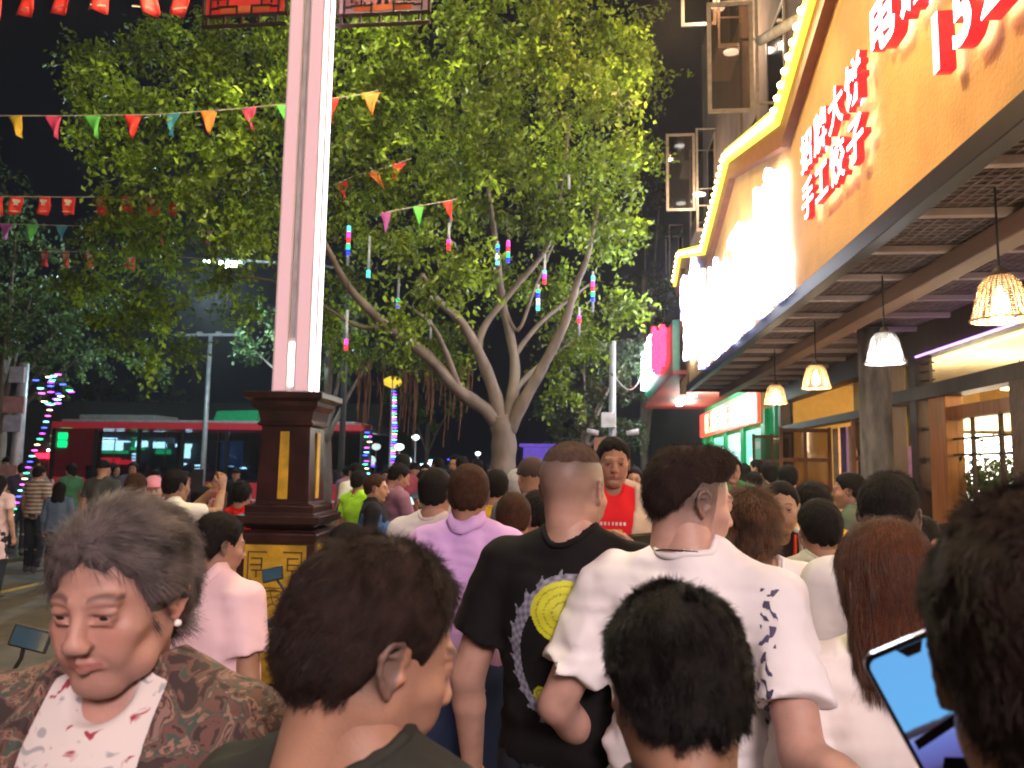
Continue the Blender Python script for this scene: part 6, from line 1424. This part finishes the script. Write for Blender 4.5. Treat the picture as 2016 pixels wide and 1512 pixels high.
Lp = person('tall young man facing the camera in a red tee under a beige overshirt', 1208, 913, 4.2, 178, head=(4, -3, 0), tone=(0.368, 0.185, 0.126), hair='crop', shirt='long', shirtc=(.62, .50, .40), inner=(.75, .02, .03), seed=17, h=.010, hh=.004, eyes=True, shirtk=dict(open_=.105, g=.014), collar=False)
def redfront(u, v):
    col = np.zeros(u.shape + (3,)); col[:] = (.65, .62, .60); m = (v > .86) & (v < .93) & (np.mod(u * 9, 1) > .25) & (np.abs(u - .5) < .42)
    band = (v > .62) & (v < .80) & (np.abs(u - .5) < .36 - (v - .62) * .6); col[band] = (.75, .40, .03); m |= band
    bl = (v > .08) & (v < .58) & (np.hypot((u - .5) / .34, (v - .33) / .25) < 1); col[bl] = (.60, .42, .36); m |= bl
    return col, m
print_patch(Lp['inner'], -.085, .085, 1.06, 1.32, redfront, 44, 'shirt_print', side=1, s=Lp['s'])
Np = person('woman with tied up streaked brown hair in a white blouse, right of the white tee', 1478, 1040, 2.65, 3, tone=(0.440, 0.244, 0.182), female=True, hair='bun', hairc='brown_hair', shirt='tee', shirtc=(.92, .87, .90), seed=18, h=.009, hairN=9000, sleeve=.85, shirtk=dict(neck=.085), hk=1.02,
            parts=dict(strandm=mat('streaked_hair', (.14, .06, .03), .4, var=.9, scale=14)))
Op = person('woman facing the camera with a red lanyard and a white and green jacket', 1538, 1003, 3.5, 168, tone=(0.384, 0.222, 0.147), female=True, hair='short', hairc='dark_hair', shirt='long', shirtc=(.55, .56, .55), inner=(.03, .02, .025), seed=19, eyes=True, hh=.004, shirtk=dict(open_=.07, g=.014), collar=False)
for sx in (-1, 1):
    m_ = MB(); m_.tube([(sx * .058, .03, 1.47), (sx * .050, .115, 1.36), (0, .125, 1.18)], .009, 6); q = m_.build('lanyard', mat('lanyard_red', (.7, .05, .03), .6), Op['root'], True); q.data.transform(Matrix.Scale(Op['s'], 4))
m_ = MB(); m_.box(-.04, .128, 1.06, .04, .134, 1.18); q = m_.build('name_card', mat('card_blue', (.35, .45, .7), .4), Op['root']); q.data.transform(Matrix.Scale(Op['s'], 4))
Pp = person('young man with a dark undercut and white tee beyond the woman with red brown hair', 1752, 1022, 2.3, -16, head=(-14, -5, 0), tone=(0.416, 0.244, 0.182), hair='fade', hairc='dark_hair', shirt='tee', shirtc=(.74, .72, .74), seed=20, hairN=6000, hh=.004)
person('smiling boy in a red shirt facing left, right of the undercut man', 1812, 1068, 3.6, 120, head=(10, -8, 0), tone=(0.400, 0.229, 0.154), hair='crop', shirt='tee', shirtc=(.62, .02, .03), seed=21, eyes=True, hh=.004)
person('dark haired person in dark clothes right of the boy in red', 1862, 1078, 3.9, 30, tone=TAN, hair='crop', shirt='tee', shirtc=(.05, .03, .03), seed=22)
person('person in a grey green shirt standing by the open lattice doors', 1670, 968, 5.4, 70, tone=TAN, hair='crop', shirt='tee', shirtc=(.10, .13, .10), seed=23)
person('person in black standing in front of the green shop', 1488, 924, 11.5, 75, tone=PALE, hair='crop', shirt='tee', shirtc=(.015, .015, .02), seed=24, h=.014, hh=.008)
person('person in a yellow top with a big dark bun, left of the lattice doors', 1598, 1000, 4.2, 10, tone=TAN, female=True, hair='bun', shirt='tee', shirtc=(.75, .45, .03), seed=25, hk=1.05)
person('person in a white jacket with a yellow strap left of the red brown hair', 1612, 1045, 3.1, 6, tone=TAN, hair='crop', shirt='long', shirtc=(.55, .55, .52), seed=26)
person('man in a blue waistcoat with black sleeves in profile, right of the column', 741, 962, 6.2, -78, tone=(0.464, 0.266, 0.168), hair='short', hairc='brown_hair', shirt='long', shirtc=(.015, .015, .02), seed=27, h=.010, hh=.005)
vp = PEOPLE[-1]; sv_, sf_ = shirt_mesh(joints(None), .010, 1, 0, False, 1, sleeve=0, g=.024, hem=.88, wr=.003, seed=2); link('waistcoat', mesh_np('waistcoat', sv_ * (vp.dimensions.z / 1.705), sf_, [mk_cloth()]), vp, (.06, .14, .34))
person('person in a neon green tee behind the man in the blue waistcoat', 709, 950, 7.6, -30, tone=TAN, hair='crop', shirt='tee', shirtc=(.35, .70, .04), seed=28)
vV = person('person in a dusty violet hooded top reading a phone', 786, 940, 7.0, -60, head=(0, -20, 0), tone=TAN, hair='crop', shirt='long', shirtc=(.26, .13, .20), seed=29, shirtk=dict(hood=True), pose=dict(elR=(.22, .10, 1.12), wrR=(.10, .34, 1.16), elL=(-.22, .10, 1.12), wrL=(-.10, .34, 1.16)))
phone('pale lit phone held by the person in the violet hooded top', W(806, 985, 6.95), Matrix.Rotation(R(60), 4, 'X').to_3x3(), emit('screen_pale', (.6, .9, .75), .9))
person('boy in a bright red tee seen from behind, left of the column', 476, 976, 5.9, 4, tone=(0.368, 0.200, 0.133), hair='crop', shirt='tee', shirtc=(.80, .02, .015), seed=30, b=.85, armk=.9)
person('man in a white tee with both arms raised taking a picture of the bus', 348, 958, 5.4, -28, tone=(0.400, 0.222, 0.140), hair='crop', shirt='tee', shirtc=(.82, .80, .74), seed=31, pose=dict(elR=(.24, .22, 1.38), wrR=(.07, .38, 1.58), elL=(-.20, .28, 1.36), wrL=(-.03, .38, 1.57), hdR=(-.2, .1, .9), hdL=(.2, .1, .9), palmR=(-1, 0, 0), palmL=(1, 0, 0)))
phone('small silver phone lifted by the man in the white tee', W(388, 946, 5.0), Matrix.Rotation(R(20), 4, 'Z').to_3x3())
person('person in a mustard top beside the man taking a picture', 398, 985, 5.9, -10, tone=TAN, hair='crop', shirt='tee', shirtc=(.55, .33, .04), seed=32)
person('person with dark brown hair in front of the bus, left of the pink cap', 268, 962, 5.8, 10, tone=TAN, hair='crop', hairc='brown_hair', shirt='tee', shirtc=(.30, .22, .20), seed=33)
person('person in a pink cap in front of the bus', 301, 966, 6.0, -150, tone=PALE, hair='cap', hairc=mat('pink_cap', (.72, .28, .38), .7), shirt='tee', shirtc=(.5, .4, .45), seed=34)
person('person in a brown and cream striped shirt walking away at the left', 78, 933, 10.6, -8, tone=TAN, hair='crop', shirt='tee', shirtm=STRI, seed=35, h=.012, hh=.007)
person('small child in a denim jacket beside the striped shirt', 118, 966, 10.2, 20, tone=TAN, hair='long', hairc='dark_hair', female=True, shirt='long', shirtc=(.10, .14, .24), seed=36, h=.012, hh=.007, b=1.05, hk=1.15)
person('woman in a pale pink dress at the left edge', 0, 955, 8.6, 0, tone=PALE, female=True, hair='long', shirt='dress', shirtc=(.80, .58, .62), seed=37, h=.012, hh=.007)
person('person in a dark shirt behind the striped shirt', 45, 925, 12.5, 30, tone=TAN, hair='crop', shirt='tee', shirtc=(.05, .04, .06), seed=38, h=.014, hh=.008)
person('child leaning on a scooter between the column and the dark haired man', 682, 1082, 3.5, 60, head=(30, -10, 0), tone=(0.480, 0.266, 0.175), hair='short', shirt='tee', shirtc=(.2, .18, .18), seed=39, hk=1.15)
# ---- far crowd: a few figures built once, then copied
def far_label(c, extra): return f'{c} {extra}'
protos = []
for i, (fem, hr, rz, pose) in enumerate(((False, 'crop', 0, None), (True, 'long', 10, None), (False, 'short', 180, None), (True, 'bun', -70, None), (False, 'crop', 70, dict(elR=(.22, .12, 1.14), wrR=(.10, .34, 1.25))), (False, 'cap', -20, None))):
    pr = person('distant person', 820, 930, 14, rz, female=fem, hair=hr, hairc='dark_hair', shirt='tee', shirtc=(.1, .1, .1), seed=40 + i, h=.018, hh=.010, pose=pose, scale=1.0)['root']; protos.append(pr)
cc = [('black', (.02, .02, .02)), ('dark blue', (.03, .05, .12)), ('white', (.6, .58, .58)), ('red', (.5, .03, .03)), ('grey', (.2, .2, .22)), ('maroon', (.2, .03, .05)), ('brown', (.15, .08, .05)), ('pink', (.5, .25, .3)), ('green', (.06, .2, .08)), ('dark grey', (.06, .06, .07))]
rc = random.Random(77); spots = []; used_labels = set()
def spread(n, px0, px1, Ya, Yb, where, n_used=[0]):
    for k in range(n):
        for _ in range(30):
            Y = rc.uniform(Ya, Yb); px = rc.uniform(px0, px1); q = W(px, 930, Y)
            if all((q.x - s[0]) ** 2 + (Y - s[1]) ** 2 > .16 for s in spots) and all(abs(q.x - pp.location.x) + abs(Y - pp.location.y) > .45 for pp in PEOPLE if pp not in protos): break
        spots.append((q.x, Y)); i = rc.randrange(6)
        if n_used[0] < 6: o = protos[n_used[0]]; i = n_used[0]
        else: o = copy_tree(protos[i])
        n_used[0] += 1
        s = rc.uniform(.92, 1.06); o.location = (q.x, Y, 0 if q.x > -2.9 else -.115); o.scale = (s,) * 3
        hairs = ['with short hair', 'with long hair', 'with cropped hair', 'with tied up hair', 'lifting one arm', 'in a dark cap'][i]
        for _ in range(60):
            cn, cv = rc.choice(cc); b_ = rc.choice([0, 0, 0, 180, 180, 70, -80]); own = (0, 10, 180, -70, 70, -20)[i]
            lab = f"{cn} shirted person {hairs} {({0: 'walking away', 180: 'facing this way', 70: 'turned left', -80: 'turned right'})[b_]}, {where}"
            if lab not in used_labels: break
        used_labels.add(lab); o.rotation_euler = (0, 0, R(b_ + rc.uniform(-20, 20)))
        o['label'] = lab; o['group'] = 'people in the distant crowd'
        for ch in o.children:
            if ch.name.startswith('shirt') or ch.name.startswith('collar'): ch.color = (*[c * rc.uniform(.8, 1.2) for c in cv], 1)
            if ch.name.startswith('trousers'): v_ = rc.choice([.02, .04, .08]); ch.color = (v_, v_, v_ * 1.5, 1)
spread(20, 780, 930, 9, 14, 'left of the tree trunk')
spread(24, 760, 1000, 15, 27, 'beside the bus front')
spread(12, 1000, 1290, 7, 13, 'right of the tree trunk')
spread(16, 1030, 1330, 14, 26, 'far down the pavement')
spread(9, 1290, 1560, 6, 12, 'near the green shop')
spread(6, 150, 520, 9, 20, 'before the red bus')
spread(8, -60, 150, 12, 20, 'beyond the striped shirt')
spread(7, 560, 780, 9, 16, 'between column and bus front')

# ============================================================ thin haze added for a glow round the lights and softness
hz = MB().box(-125, -65, -1.4, 125, 165, 18.5).build('haze', mat('haze_air', (1, 1, 1), var=0)); tag(hz, kind='stuff')
m_ = bpy.data.materials.new('haze_volume'); m_.use_nodes = True; nt_ = m_.node_tree; nt_.nodes.remove(nt_.nodes['Principled BSDF'])
pv_ = nt_.nodes.new('ShaderNodeVolumePrincipled'); pv_.inputs['Color'].default_value = (.95, .96, 1, 1); pv_.inputs['Density'].default_value = .0012; pv_.inputs['Anisotropy'].default_value = .6
nt_.links.new(pv_.outputs[0], nt_.nodes['Material Output'].inputs['Volume']); hz.data.materials.clear(); hz.data.materials.append(m_)
